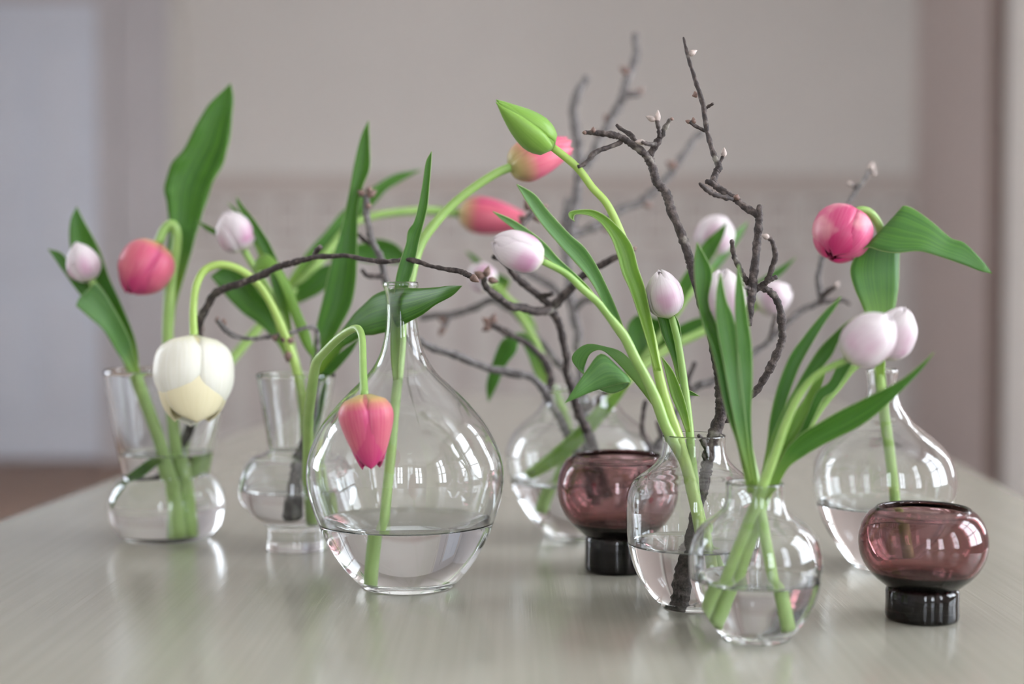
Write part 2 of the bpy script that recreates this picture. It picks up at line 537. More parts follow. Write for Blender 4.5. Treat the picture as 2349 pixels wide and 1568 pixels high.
tc = U * ((u0 + u1) / 2) + V * ((v0 + v1) / 2)
table = empty('dining_table', (tc.x, tc.y, 0), 'long cream-painted wooden table carrying all the vases', 'table')
def tpt(u, v, z): 
    q = U * u + V * v
    return (q.x, q.y, z)
def slab(a0, a1, b0, b1, z0, z1, r=.03, bev=.006):
    """rounded-corner slab in table axes"""
    ring = []
    for (cu, cv, s) in ((a1 - r, b1 - r, 0), (a0 + r, b1 - r, 1), (a0 + r, b0 + r, 2), (a1 - r, b0 + r, 3)):
        for i in range(6):
            t = math.pi / 2 * (s + i / 5)
            ring.append((cu, cv, math.cos(t), math.sin(t)))
    prof = [(-bev, z0), (0, z0 + bev), (0, z1 - bev), (-bev * .3, z1 - bev * .3), (-bev, z1)]
    vs, fs, n = [], [], len(ring)
    for (o_, z) in prof:
        vs += [tpt(cu + c * (r + o_), cv + s * (r + o_), z) for (cu, cv, c, s) in ring]
    for j in range(len(prof) - 1):
        for i in range(n):
            fs.append((j * n + i, (j + 1) * n + i, (j + 1) * n + (i + 1) % n, j * n + (i + 1) % n))
    fs += [tuple(range(n)), tuple(range((len(prof) - 1) * n, len(prof) * n))[::-1]]
    return vs, fs
v, f = slab(u0, u1, v0, v1, TABLE_Z - .035, TABLE_Z)
obj('tabletop', v, f, M_TABLE, table, smooth=False)
v, f = slab(u0 + .1, u1 - .1, v0 + .1, v1 - .1, TABLE_Z - .13, TABLE_Z - .035)
obj('apron', v, f, M_TABLE, table, smooth=False)
for uu in (u0 + .12, u1 - .2):
    for vv in (v0 + .1, v1 - .18):
        v, f = slab(uu, uu + .08, vv, vv + .08, 0, TABLE_Z - .12, .015)
        obj('leg', v, f, M_TABLE, table, smooth=False)

# ------------------------------------------------------------------ glassware
SEG = 80
def lathe(prof, axis):
    """prof list of (r, z); axis(z) -> (x, y). r == 0 makes a pole"""
    vs, fs, rows = [], [], []
    for (r, z) in prof:
        ax, ay = axis(z)
        if r < 1e-6:
            rows.append([len(vs)]); vs.append((ax, ay, z))
        else:
            rows.append(list(range(len(vs), len(vs) + SEG)))
            vs += [(ax + r * math.cos(2 * math.pi * i / SEG), ay + r * math.sin(2 * math.pi * i / SEG), z) for i in range(SEG)]
    for a, b in zip(rows, rows[1:]):
        for i in range(SEG):
            j = (i + 1) % SEG
            if len(a) == 1 and len(b) == 1: continue
            if len(a) == 1: fs.append((a[0], b[j], b[i]))
            elif len(b) == 1: fs.append((a[i], a[j], b[0]))
            else: fs.append((a[i], a[j], b[j], b[i]))
    return vs, fs

def offset(prof, th):
    out = []
    for i, (r, z) in enumerate(prof):
        a, b = prof[max(0, i - 1)], prof[min(len(prof) - 1, i + 1)]
        tx, tz = b[0] - a[0], b[1] - a[1]
        l = math.hypot(tx, tz) or 1
        # profile runs downwards: the inside lies towards the axis
        nx, nz = tz / l, -tx / l
        if i == 0: nx, nz = -1, 0
        out.append((max(r + nx * th, 0.0015), z + nz * th))
    return out

def vase(name, label, cat, base_xy, top_x, prof_px, water_y, th, base_t, wlabel, inner_cut=None):
    """prof_px (pixel row, half width) from the rim down; base_xy pixel of the base centre on the table"""
    c = T(*base_xy)
    d = depth(c)
    k = d / F
    ztop = P(top_x, prof_px[0][0], d).z
    shift = (top_x - base_xy[0]) * k
    def axis(z):
        t = (z - TABLE_Z) / (ztop - TABLE_Z)
        return c.x + shift * t, c.y
    zs = lambda y: max(P(base_xy[0], y, d).z, TABLE_Z + 0.0005)
    o_pts = spl(prof_px, 6)
    outer = [(w * k, zs(y)) for (y, w) in o_pts]
    outer = [q for i, q in enumerate(outer) if i == 0 or q[1] < outer[i - 1][1] - 1e-6]
    zin = (zs(inner_cut) if inner_cut else TABLE_Z + base_t)
    inner_all = offset(outer, th)
    zw = zs(water_y)
    inner = [q for q in inner_all if q[1] > zin]
    # rounded inner bottom
    rb = inner[-1][0]
    bottom = [(rb * .93, zin + .0006), (rb * .8, zin), (rb * .4, zin), (0, zin)]
    # interpolate the inner radius at the water line
    above = [q for q in inner if q[1] > zw]
    below = [q for q in inner if q[1] <= zw]
    a, b = above[-1], below[0]
    t = (a[1] - zw) / (a[1] - b[1])
    rw = a[0] + (b[0] - a[0]) * t
    rb0 = outer[-1][0]
    zb = TABLE_Z + 0.0004
    foot = [(rb0 - .0015, zb), (rb0 * .8, zb + .0006), (rb0 * .5, zb + .001), (0, zb + .0012)]
    r0, z0 = outer[0]
    r1 = inner[0][0]
    rim = [(r1 + (r0 - r1) * .15, z0 + (r0 - r1) * .35), (r1 + (r0 - r1) * .5, z0 + (r0 - r1) * .5), (r1 + (r0 - r1) * .85, z0 + (r0 - r1) * .35)]
    # order: pole of the foot -> outer wall up -> rim -> inner wall down to the water
    full = foot[::-1] + outer[::-1] + rim[::-1] + above + [(rw, zw)]
    v, f = lathe(full, axis)
    o = obj(name, v, f, M_GLASS, loc=(c.x, c.y, TABLE_Z))
    tag(o, label, cat)
    # water: its top meets the air, its side meets the glass
    wp = bottom[::-1] + below[::-1] + [(rw, zw)]
    top = [(rw - .0006, zw - .0007), (rw - .0016, zw - .0011), (rw * .6, zw - .0012), (0, zw - .0012)]
    v, f = lathe(wp + top, axis)
    wo = obj('water', v, f, [M_WATER_SIDE, M_WATER_TOP], loc=(c.x, c.y, zin))
    nside = (len(wp) - 1) * SEG
    for i, pl in enumerate(wo.data.polygons):
        pl.material_index = 0 if i < nside else 1
    tag(wo, wlabel, 'water', kind='stuff')
    return c, d

cA, dA = vase('hyacinth_vase', 'clear glass vase with flared neck and round bulb, farthest left on the table', 'vase', (383, 1232), 383,
     [(848, 138), (905, 131), (960, 122), (1023, 110), (1060, 102), (1082, 97), (1092, 100), (1104, 114), (1130, 128), (1160, 132), (1190, 128), (1212, 115), (1226, 100), (1231, 94)],
     1034, .0022, .006, 'clear water filling the bulb of the leftmost vase')
cB, dB = vase('footed_vase', 'clear glass vase with narrow flared neck, round bulb and cylindrical foot, behind the carafe', 'vase', (681, 1258), 681,
     [(857, 90), (910, 81), (970, 71), (1021, 64), (1031, 63), (1038, 76), (1045, 97), (1058, 110), (1075, 120), (1100, 128), (1125, 131), (1150, 124), (1175, 102), (1195, 76), (1204, 67), (1212, 65), (1230, 66), (1250, 68), (1257, 67)],
     1116, .0022, .02, 'clear water in the bulb of the footed vase', inner_cut=1192)
cC, dC = vase('carafe', 'large clear glass carafe with slender neck and wide round body, biggest vessel on the table', 'carafe', (936, 1343), 921,
     [(649, 40), (655, 41), (663, 38), (680, 35), (710, 34), (745, 36), (780, 42), (815, 54), (850, 75), (880, 105), (910, 136), (940, 163), (970, 186), (1003, 204), (1040, 219), (1075, 225), (1110, 224), (1150, 216), (1195, 201), (1240, 181), (1278, 159), (1310, 135), (1332, 114), (1342, 104)],
     1190, .0022, .0075, 'clear water filling the lower third of the big carafe')
cE, dE = vase('round_vase', 'blurred round clear glass vase at the back behind the plum glass bowl', 'vase', (1330, 1228), 1330,
     [(888, 84), (905, 83), (925, 88), (945, 104), (968, 132), (995, 156), (1030, 169), (1060, 169), (1095, 162), (1140, 143), (1180, 118), (1210, 92), (1222, 82), (1227, 78)],
     1096, .002, .005, 'clear water in the blurred round vase at the back')
cG, dG = vase('round_vase', 'clear glass vase with low shoulders and short neck holding three tulips and a dark branch', 'vase', (1590, 1391), 1590,
     [(997, 72), (1015, 71), (1041, 75), (1060, 87), (1077, 105), (1090, 124), (1106, 141), (1128, 151), (1155, 155), (1202, 154), (1240, 151), (1273, 144), (1300, 136), (1327, 123), (1354, 105), (1376, 85), (1386, 75), (1390, 71)],
     1241, .0018, .0055, 'clear water in the vase with the dark branch')
cH, dH = vase('round_vase', 'small clear round glass vase nearest the camera with crossed green stems', 'vase', (1734, 1463), 1729,
     [(1106, 66), (1125, 65), (1145, 67), (1162, 73), (1179, 88), (1197, 112), (1212, 128), (1235, 142), (1270, 150), (1313, 150), (1345, 144), (1375, 134), (1416, 112), (1440, 94), (1455, 82), (1462, 76)],
     1322, .0018, .0055, 'clear water in the small front vase')
cI, dI = vase('carafe', 'clear glass carafe with slim neck at the right behind the plum glass bowl', 'carafe', (2030, 1299), 2019,
     [(846, 35), (852, 36), (860, 34), (885, 33), (905, 35), (925, 41), (945, 53), (962, 66), (980, 87), (997, 108), (1018, 130), (1039, 146), (1065, 156), (1095, 161), (1120, 160), (1153, 154), (1190, 142), (1220, 128), (1260, 103), (1285, 84), (1298, 73)],
     1151, .002, .005, 'clear water in the carafe at the right')

def plum_bowl(label, base_xy, prof_px, foot_px):
    c = T(*base_xy); d = depth(c); k = d / F
    axis = lambda z: (c.x, c.y)
    zs = lambda y: max(P(base_xy[0], y, d).z, TABLE_Z + .0004)
    outer = [(w * k, zs(y)) for (y, w) in spl(prof_px, 6)]
    th = .0032
    inner = offset(outer, th)
    zb = outer[-1][1]
    inner = [q for q in inner if q[1] > zb + .011]
    rb = inner[-1][0]
    bottom = [(rb * .9, zb + .0096), (rb * .7, zb + .0085), (rb * .35, zb + .0078), (0, zb + .0076)]
    r0, z0 = outer[0]; r1 = inner[0][0]
    rim = [(r1 + (r0 - r1) * .12, z0 + th * .32), (r1 + (r0 - r1) * .5, z0 + th * .5), (r1 + (r0 - r1) * .88, z0 + th * .32)]
    full = [(0, zb - .0002), (outer[-1][0] * .6, zb - .0002)] + outer[::-1] + rim[::-1] + inner + bottom
    root = empty('candle_bowl', (c.x, c.y, TABLE_Z), label, 'bowl', 'plum glass bowls')
    v, f = lathe(full, axis)
    obj('bowl', v, f, M_PURPLE, root)
    fo = [(w * k, zs(y)) for (y, w) in foot_px]
    fo = [(0, fo[0][1]), (fo[0][0] * .6, fo[0][1])] + fo
    zb2 = TABLE_Z + .0004
    fo += [(fo[-1][0] - .0015, zb2), (fo[-1][0] * .7, zb2 + .0005), (0, zb2 + .0008)]
    v, f = lathe(fo[::-1], axis)
    obj('foot', v, f, M_PURPLE, root)
    return c, d

plum_bowl('plum glass bowl on a dark solid foot at the right front', (2115, 1418),
     [(1166, 107), (1176, 121), (1195, 134), (1220, 142.5), (1245, 144.5), (1272, 140), (1298, 128), (1318, 112), (1333, 95), (1343, 82)],
     [(1343, 74), (1347, 80), (1354, 82), (1380, 82), (1405, 83), (1412, 82), (1416.5, 80)])
plum_bowl('plum glass bowl on a dark solid foot at the back, half hidden behind a vase', (1415, 1307),
     [(1044, 104), (1054, 117), (1072, 128), (1098, 136), (1122, 138), (1150, 134), (1176, 122), (1198, 105), (1213, 88), (1224, 76)],
     [(1224, 68), (1228, 72), (1236, 73), (1260, 73), (1296, 74), (1302, 73), (1306, 71)])

# ------------------------------------------------------------------ plant builders
def frames(pts):
    ts = []
    for i in range(len(pts)):
        t = pts[min(i + 1, len(pts) - 1)] - pts[max(i - 1, 0)]
        ts.append(t.normalized())
    n = ts[0].orthogonal().normalized()
    fr = []
    for i, t in enumerate(ts):
        n = (n - t * n.dot(t)).normalized()
        fr.append((t, n, t.cross(n)))
    return fr

def tube(pts, rads, sides=10, bump=None):
    fr = frames(pts)
    vs, fs, uv = [], [], []
    m_ = len(pts)
    for i, (p, r) in enumerate(zip(pts, rads)):
        t, n, b = fr[i]
        for s in range(sides):
            a = 2 * math.pi * s / sides
            dirv = n * math.cos(a) + b * math.sin(a)
            rr = r * (bump(i, s, p + dirv * r) if bump else 1)
            vs.append(p + dirv * rr)
            uv.append((s / sides, i / (m_ - 1)))
    for i in range(m_ - 1):
        for s in range(sides):
            s2 = (s + 1) % sides
            fs.append((i * sides + s, i * sides + s2, (i + 1) * sides + s2, (i + 1) * sides + s))
    a, b_ = len(vs), len(vs) + 1
    vs += [pts[0] - fr[0][0] * rads[0] * .15, pts[-1] + fr[-1][0] * rads[-1] * .35]
    uv += [(0, 0), (0, 1)]
    for s in range(sides):
        s2 = (s + 1) % sides
        fs.append((a, s2, s))
        fs.append((b_, (m_ - 1) * sides + s, (m_ - 1) * sides + s2))
    return vs, fs, uv

def path3(px, d0, d1, n=6):
    """pixel path (x, y, r) or (x, y, r, d); depth runs from d0 to d1 along it unless given"""
    L = [0]
    for a, b in zip(px, px[1:]):
        L.append(L[-1] + math.hypot(b[0] - a[0], b[1] - a[1]))
    full = []
    for q, l in zip(px, L):
        dd = q[3] if len(q) > 3 else d0 + (d1 - d0) * l / L[-1]
        full.append((q[0], q[1], q[2], dd))
    s = spl(full, n)
    return [P(a[0], a[1], a[3]) for a in s], [max(a[2], .5) * a[3] / F for a in s]

def leaf(root, rows, D, cup=.16, mat=None, D2=None, name='leaf', thick=.0007, n=5, wave=0.0):
    """rows from tip to base: (x, y) for the tip or (xl, yl, xr, yr[, depth offset left, right])"""
    full = []
    L = [0.0]
    for r in rows:
        if len(r) == 2: r = (r[0] - .5, r[1], r[0] + .5, r[1])
        full.append(r if len(r) > 4 else (*r, 0, 0))
    for a, b in zip(full, full[1:]):
        L.append(L[-1] + math.hypot((b[0] + b[2] - a[0] - a[2]) / 2, (b[1] + b[3] - a[1] - a[3]) / 2) + 1e-6)
    D2 = D if D2 is None else D2
    full = [(*r, D + (D2 - D) * l / L[-1]) for r, l in zip(full, L)]
    s = spl(full, n)
    ncr = 9
    vs, fs, uv = [], [], []
    mids = [(P(a[0], a[1], a[6] + a[4]) + P(a[2], a[3], a[6] + a[5])) / 2 for a in s]
    for i, a in enumerate(s):
        l, r = P(a[0], a[1], a[6] + a[4]), P(a[2], a[3], a[6] + a[5])
        t = mids[min(i + 1, len(s) - 1)] - mids[max(i - 1, 0)]
        w = r - l
        nn = w.cross(t)
        nn = nn.normalized() if nn.length > 1e-9 else -FWD
        for j in range(ncr):
            q = j / (ncr - 1)
            b = 1 - (2 * q - 1) ** 2
            wv = wave * w.length * math.sin(i * .9 + q * 2) * (abs(2 * q - 1) ** 2)
            vs.append(l + w * q + nn * (cup * w.length * b + wv))
            uv.append((q, i / (len(s) - 1)))
    for i in range(len(s) - 1):
        for j in range(ncr - 1):
            fs.append((i * ncr + j, i * ncr + j + 1, (i + 1) * ncr + j + 1, (i + 1) * ncr + j))
    return obj(name, vs, fs, mat or M_LEAF, root, uv, thick=thick)

PROFILE = {
    'closed': [(0, .10), (.05, .45), (.13, .74), (.28, .95), (.42, 1.0), (.58, .98), (.74, .86), (.88, .60), (.96, .34), (1, .16)],
    'taper':  [(0, .22), (.05, .62), (.12, .86), (.25, 1.0), (.4, .98), (.6, .84), (.8, .66), (1, .40)],
    'egg':    [(0, .10), (.05, .40), (.14, .70), (.28, .94), (.40, 1.0), (.55, .95), (.72, .78), (.87, .52), (1, .14)],
    'open':   [(0, .10), (.04, .42), (.12, .74), (.25, .93), (.45, 1.0), (.65, .98), (.82, .86), (.93, .70), (1, .55)],
    'bud':    [(0, .22), (.05, .62), (.14, .86), (.28, 1.0), (.42, .96), (.58, .80), (.74, .56), (.88, .32), (1, .06)],
    'long':   [(0, .14), (.05, .50), (.13, .80), (.26, .98), (.40, 1.0), (.58, .90), (.74, .74), (.88, .56), (1, .40)],
}

def interp(tab, t):
    for (a, b), (c, e) in zip(tab, tab[1:]):
        if t <= c:
            return b + (e - b) * (t - a) / (c - a)
    return tab[-1][1]

def bloom(root, base, tip, hw, kind, d0, d1=None, roll=0, prof='closed', inner=1.0, seed=0, width=1.0, lens=None, npet=3):
    """six petals between two pixels: base (where the stem ends) and tip"""
    d1 = d0 if d1 is None else d1
    A, B = P(*base, d0), P(*tip, d1)
    ax = B - A
    L = ax.length
    ax.normalize()
    R = hw * d0 / F
    vw = (CAM - A)
    u = (vw - ax * vw.dot(ax)).normalized()
    w = ax.cross(u)
    rng = random.Random(seed)
    tab = spl(PROFILE[prof], 5)
    nt_, ns = 16, 11
    for ring in (1, 0):
        for k in range(npet):
            ph = math.radians(roll) + 2 * math.pi * k / npet + (math.pi / npet if ring else 0)
            rs = .90 if ring else 1.0 + rng.uniform(-.02, .03)
            ln = (inner if ring else 1.0) * (lens[k + (npet if ring else 0)] if lens else 1 + rng.uniform(-.04, .03))
            hwid = math.radians(64 if not ring else 66) * width
            cr = rng.uniform(-.05, .05)
            vs, fs, uv = [], [], []
            for i in range(nt_):
                t = 1 - (1 - i / (nt_ - 1)) ** 1.25 if i else 0
                r = interp(tab, t) * R * rs
                e = max(0, (t - .5) / .5)
                wd = hwid * math.sqrt(max(0, 1 - e ** (4.5 if ring else 2.8))) * (.72 + .28 * min(1, t / .25))
                wd = max(wd, .06)
                for j in range(ns):
                    s = 2 * j / (ns - 1) - 1
                    a = ph + s * wd
                    # petals cup: margins tuck in a little, the midrib stands proud
                    rr = r * (1.0 + .03 * (1 - abs(s)) - (.085 if not ring else .01) * abs(s) ** 5) + s * cr * R * .4 * t
                    droop = .035 * L * (s * s) * t * t
                    rad = u * math.cos(a) + w * math.sin(a)
                    vs.append(A + ax * (L * ln * t - droop) + rad * rr)
                    uv.append(((s + 1) / 2, t))
            for i in range(nt_ - 1):
                for j in range(ns - 1):
                    fs.append((i * ns + j, i * ns + j + 1, (i + 1) * ns + j + 1, (i + 1) * ns + j))
            o = obj('petal', vs, fs, M_PETAL[kind], root, uv, thick=.0008)
            at = o.data.attributes.new('inside', 'FLOAT', 'POINT')
            val = 0.55 if ring and kind in ('pink', 'magenta', 'cream') else 0.0
            at.data.foreach_set('value', [val] * len(vs))

def tulip(label, stem, d0, d1, mat=None):
    """stem pixel path from the cut end in the vase up to the flower"""
    pts, rad = path3(stem, d0, d1, 6)
    root = empty('tulip', pts[0], label, 'tulip')
    v, f, uv = tube(pts, rad, 12)
    obj('stem', v, f, mat or M_STEM, root, uv)
    return root

def knobbly(amp, freq, seed):
    rng = random.Random(seed)
    off = rng.uniform(0, 50)
    cache = {}
    def fn(i, s, p):
        q = p * 260 + Vector((off, 0, 0))
        if i not in cache:
            cache[i] = rng.uniform(-1, 1)
        return 1 + amp * noise.noise(q) + amp * 1.5 * cache[i] * freq
    return fn

BSEED = [7]
def limb(root, px, d0, d1, name='twig', mat=None, knob=.2, ring=.5, n=5, dens=5.0):
    """a woody shoot along a pixel path (x, y, r[, d])"""
    BSEED[0] += 1
    L = sum(math.hypot(b[0] - a[0], b[1] - a[1]) for a, b in zip(px, px[1:]))
    n = max(4, int(L / (len(px) - 1) / dens))
    # small irregular kinks between the traced points
    pts, rad = path3(px, d0, d1, n)
    rng = random.Random(BSEED[0])
    for i in range(1, len(pts) - 1):
        o3 = Vector((noise.noise(pts[i] * 60 + Vector((BSEED[0], 0, 0))), noise.noise(pts[i] * 60 + Vector((0, BSEED[0], 0))), noise.noise(pts[i] * 60 + Vector((0, 0, BSEED[0]))))) 
        pts[i] = pts[i] + o3 * rad[i] * .45
    v, f, uv = tube(pts, rad, 9, knobbly(knob, ring, BSEED[0]))
    o = obj(name, v, f, mat or M_BARK, root, uv)
    LIMBS.setdefault(root.name, []).append((o, pts))
    return o

LIMBS = {}
def bud(root, x, y, dx, dy, d, ln=22, r=8, mat=None, dd=0.0):
    """pointed winter bud at pixel x,y growing towards dx,dy"""
    l = math.hypot(dx, dy) or 1
    A = P(x, y, d); B = P(x + dx / l * ln, y + dy / l * ln, d + dd)
    pts = [A + (B - A) * t for t in (0, .12, .3, .5, .72, .9, 1)]
    rr = [r * q * d / F for q in (.4, .75, 1, .95, .65, .3, .08)]
    v, f, uv = tube(pts, rr, 8)
    # a bud belongs to the shoot it sits on
    par = min(LIMBS[root.name], key=lambda lp: min((q - A).length for q in lp[1]))[0]
    return obj('bud', v, f, mat or M_BUD, par, uv)

def branch(label, px, d0, d1, mat=None, **kw):
    pts, _ = path3(px, d0, d1, 1)
    root = empty('branch', pts[0], label, 'branch')
    limb(root, px, d0, d1, 'main_stem', mat, **kw)
    return root

# ------------------------------------------------------------------ leftmost vase (A)
a1 = tulip('small pale pink-white tulip bud with three leaves, leftmost flower, in the leftmost vase',
           [(404, 1205, 13), (396, 1150, 13), (384, 1080, 14), (366, 1010, 14), (337, 930, 14), (306, 850, 14), (272, 775, 12), (236, 695, 10), (209, 642, 9)], dA, dA - .03)
bloom(a1, (209, 645), (172, 558), 38, 'pale', dA - .03, dA - .04, roll=20, prof='egg', seed=1)
leaf(a1, [(176, 474), (162, 504, 191, 504), (159, 546, 211, 540), (166, 585, 232, 582), (195, 634, 250, 636), (232, 692, 278, 697), (264, 775, 306, 766), (290, 815, 316, 812), (302, 850, 318, 848)], dA - .005, .14, D2=dA - .02)
leaf(a1, [(110, 571), (128, 597, 140, 580), (152, 632, 166, 610), (178, 668, 205, 650), (205, 700, 232, 680), (240, 745, 256, 735)], dA - .02, .18)
leaf(a1, [(176, 702), (178, 704, 213, 652), (205, 728, 232, 660), (238, 758, 267, 716), (267, 806, 296, 774), (290, 838, 308, 815), (306, 866, 322, 856)], dA - .045, .12, M_LEAF_PALE, D2=dA - .03)
leaf(a1, [(262, 1168), (259, 1145, 275, 1150), (276, 1108, 296, 1124), (312, 1078, 330, 1094), (350, 1046, 362, 1062), (372, 1030, 380, 1044)], dA - .03, .15, D2=dA - .012)

a2 = tulip('coral-pink tulip nodding left in the leftmost vase, under a tall broad leaf',
           [(420, 1200, 14), (412, 1110, 14), (402, 1020, 14), (391, 900, 13), (385, 760, 13), (392, 640, 12), (405, 565, 11), (404, 528, 11), (392, 514, 11), (376, 528, 11), (364, 556, 11)], dA + .01, dA - .03)
bloom(a2, (365, 558), (300, 672), 60, 'pink', dA - .03, dA - .045, roll=50, prof='closed', seed=2, inner=1.0)
leaf(a2, [(529, 191), (484, 234, 535, 220), (459, 269, 533, 266), (424, 336, 526, 325), (392, 378, 512, 375), (377, 427, 487, 424), (382, 466, 470, 476), (388, 515, 457, 515), (384, 566, 441, 571), (379, 622, 426, 624), (374, 690, 406, 690), (374, 750, 398, 750)], dA + .015, .10, wave=.03)

a3 = tulip('blurred coral tulip held level at the back, long stem bending from the leftmost vase',
           [(395, 1195, 12), (403, 1110, 12), (425, 1010, 12), (462, 930, 12), (510, 852, 12), (560, 790, 11), (620, 722, 11), (680, 660, 10), (745, 585, 10), (800, 520, 9), (850, 497, 9), (910, 487, 9), (980, 483, 10), (1052, 488, 11)], dA + .02, 1.47)
bloom(a3, (1050, 488), (1203, 506), 41, 'coral', 1.47, 1.46, roll=10, prof='long', seed=3)
leaf(a3, [(968, 388), (907, 399, 916, 418), (864, 423, 886, 437), (828, 450, 853, 474), (780, 490, 806, 515), (745, 533, 772, 550), (708, 573, 730, 592), (672, 625, 690, 642), (630, 690, 648, 700)], 1.46, .14, D2=1.42)
leaf(a3, [(775, 603), (735, 612, 766, 642), (700, 642, 736, 670), (668, 662, 692, 692), (632, 698, 645, 708)], 1.42, .14)
leaf(a3, [(938, 592), (908, 560, 916, 606), (868, 548, 882, 602), (830, 558, 840, 602), (792, 566, 800, 592), (745, 585, 750, 596)], 1.44, .16)

a4 = branch('dark arching twig crossing in front of the carafe neck, rooted in the leftmost vase',
            [(340, 1120, 10, dA + .03), (400, 1050, 11, dA + .02), (432, 985, 11, dA + .01), (450, 900, 10), (455, 820, 10), (456, 757, 10), (461, 734, 10), (475, 703, 9.5), (491, 673, 9.5), (522, 660, 9.5), (568, 645, 9), (619, 621, 8.5), (658, 606, 7.5), (700, 594, 6.5), (728, 589, 6.5), (794, 588, 5.5), (868, 600, 6), (910, 598, 5.5), (950, 597, 6), (991, 611, 4.5), (1036, 619, 6), (1060, 625, 6.5), (1081, 634, 7)], dA, 1.08)
limb(a4, [(722, 589, 6), (726, 578, 6.5), (735, 566, 6)], 1.18, 1.17)
bud(a4, 1078, 632, 20, 14, 1.08, 26, 9)
limb(a4, [(655, 607, 6), (658, 605, 6), (662, 603, 5.5)], 1.19, 1.183, mat=M_CUT, name='cut_twig')
bud(a4, 458, 745, 4, 30, dA, 24, 9)

# ------------------------------------------------------------------ footed vase (B)
b0 = tulip('big cream-white tulip hanging open-mouthed over the leftmost vase',
           [(735, 1170, 11), (722, 1100, 11), (710, 1030, 11), (698, 930, 10), (680, 850, 10), (652, 765, 10), (615, 685, 9), (580, 640, 9), (540, 614, 9), (500, 607, 9), (467, 622, 9), (449, 660, 9), (443, 720, 9), (445, 775, 10)], dB, dA - .13, M_STEM_LIME)
bloom(b0, (445, 770), (444, 968), 87, 'cream', dA - .13, dA - .142, roll=52, prof='open', seed=14, inner=1.0, width=1.0, lens=[.80, 1.02, .86, .98, .98, 1.03])

b1 = tulip('pale pink-white tulip bud with narrow leaves above the footed vase',
           [(722, 1160, 11), (712, 1100, 11), (702, 1010, 11), (694, 923, 11), (688, 878, 11), (672, 815, 11), (657, 757, 11), (634, 700, 10), (607, 652, 9), (580, 608, 8), (560, 574, 8)], dB + .012, dB + .03)
bloom(b1, (560, 575), (519, 487), 42, 'pale', dB + .03, dB + .02, roll=40, prof='closed', seed=5)
leaf(b1, [(543, 452), (545, 470, 560, 475), (565, 508, 588, 510), (590, 553, 618, 558), (610, 600, 641, 610), (625, 660, 660, 680), (640, 720, 668, 750), (655, 790, 676, 800)], dB + .02, .2, M_LEAF)
leaf(b1, [(523, 465), (540, 490, 550, 486), (560, 520, 572, 515), (580, 555, 590, 552), (600, 600, 610, 596)], dB + .04, .2)
leaf(b1, [(453, 506), (468, 523, 473, 515), (490, 537, 494, 526), (530, 556, 534, 544), (565, 590, 570, 580)], dB + .045, .2)
leaf(b1, [(722, 826), (695, 790, 710, 762), (668, 722, 690, 714), (645, 660, 665, 652, -.004, 0), (628, 628, 634, 600, -.004, .004), (607, 620, 607, 582, -.002, .008), (590, 625, 586, 600, 0, .008), (600, 655, 588, 625), (622, 695, 600, 668), (640, 735, 620, 712), (655, 785, 642, 775)], dB - .01, .12, M_LEAF_LIME)
leaf(b1, [(483, 633), (500, 655, 530, 603), (525, 686, 566, 622), (560, 720, 592, 665), (600, 748, 627, 706), (638, 790, 656, 760), (660, 832, 676, 815)], dB + .045, .14, M_LEAF)

b2 = tulip('coral-pink tulip hanging straight down in front of the big carafe',
           [(712, 1190, 12), (706, 1110, 12), (706, 1040, 12), (708, 950, 12), (716, 888, 12), (725, 834, 11), (745, 807, 10), (775, 777, 10), (802, 758, 9), (820, 753, 9), (829, 768, 8.5), (832, 800, 8.5), (833, 850, 9), (836, 908, 10)], dB - .012, 1.0)
bloom(b2, (837, 905), (850, 1058), 60, 'pink', 1.0, 1.0, roll=60, prof='taper', seed=8, inner=1.14)
leaf(b2, [(845, 277), (829, 310, 848, 335), (814, 368, 848, 386), (802, 434, 832, 428), (790, 493, 822, 470), (777, 547, 820, 520), (763, 590, 819, 590), (751, 637, 816, 648), (740, 688, 806, 699), (728, 738, 782, 747), (720, 785, 763, 782), (714, 830, 744, 818), (710, 880, 730, 876), (706, 940, 722, 938)], dB - .01, .2)
leaf(b2, [(1060, 655), (1030, 655, 1040, 676), (1000, 659, 1000, 699), (957, 661, 961, 726), (907, 660, 907, 754), (868, 672, 862, 767), (829, 703, 832, 770), (802, 734, 802, 787), (772, 772, 780, 805), (740, 815, 752, 838), (720, 850, 732, 862)], 1.02, -.13, D2=dB - .02, wave=.02)
leaf(b2, [(826, 772), (795, 796, 806, 808), (755, 826, 768, 852), (728, 852, 740, 872), (716, 900, 726, 905)], dB - .02, .15)
leaf(b2, [(748, 868), (735, 900, 750, 890), (722, 960, 738, 950), (712, 1010, 722, 1010)], dB, .15, M_LEAF)

b4 = branch('short thick branch stub in the footed vase with a thin grey budded twig bending left',
            [(674, 1166, 17), (681, 1102, 16), (690, 1048, 15), (703, 1005, 13), (722, 900, 9), (728, 800, 6), (720, 750, 5), (670, 762, 5), (611, 774, 5), (572, 777, 5), (537, 769, 6), (516, 755, 7), (500, 736, 6)], dB - .01, dB - .04, M_BARK_GREY)
limb(b4, [(646, 773, 5), (660, 790, 7), (662, 812, 6)], dB - .03, dB - .03)
for q in ((512, 748, 2, -20, 18, 8), (500, 740, -2, -16, 16, 6), (638, 776, -8, -2, 16, 9), (660, 785, 14, -10, 18, 9), (662, 806, -2, 20, 26, 9), (646, 772, 10, 10, 20, 9)):
    bud(b4, q[0], q[1], q[2], q[3], dB - .035, q[4], q[5])

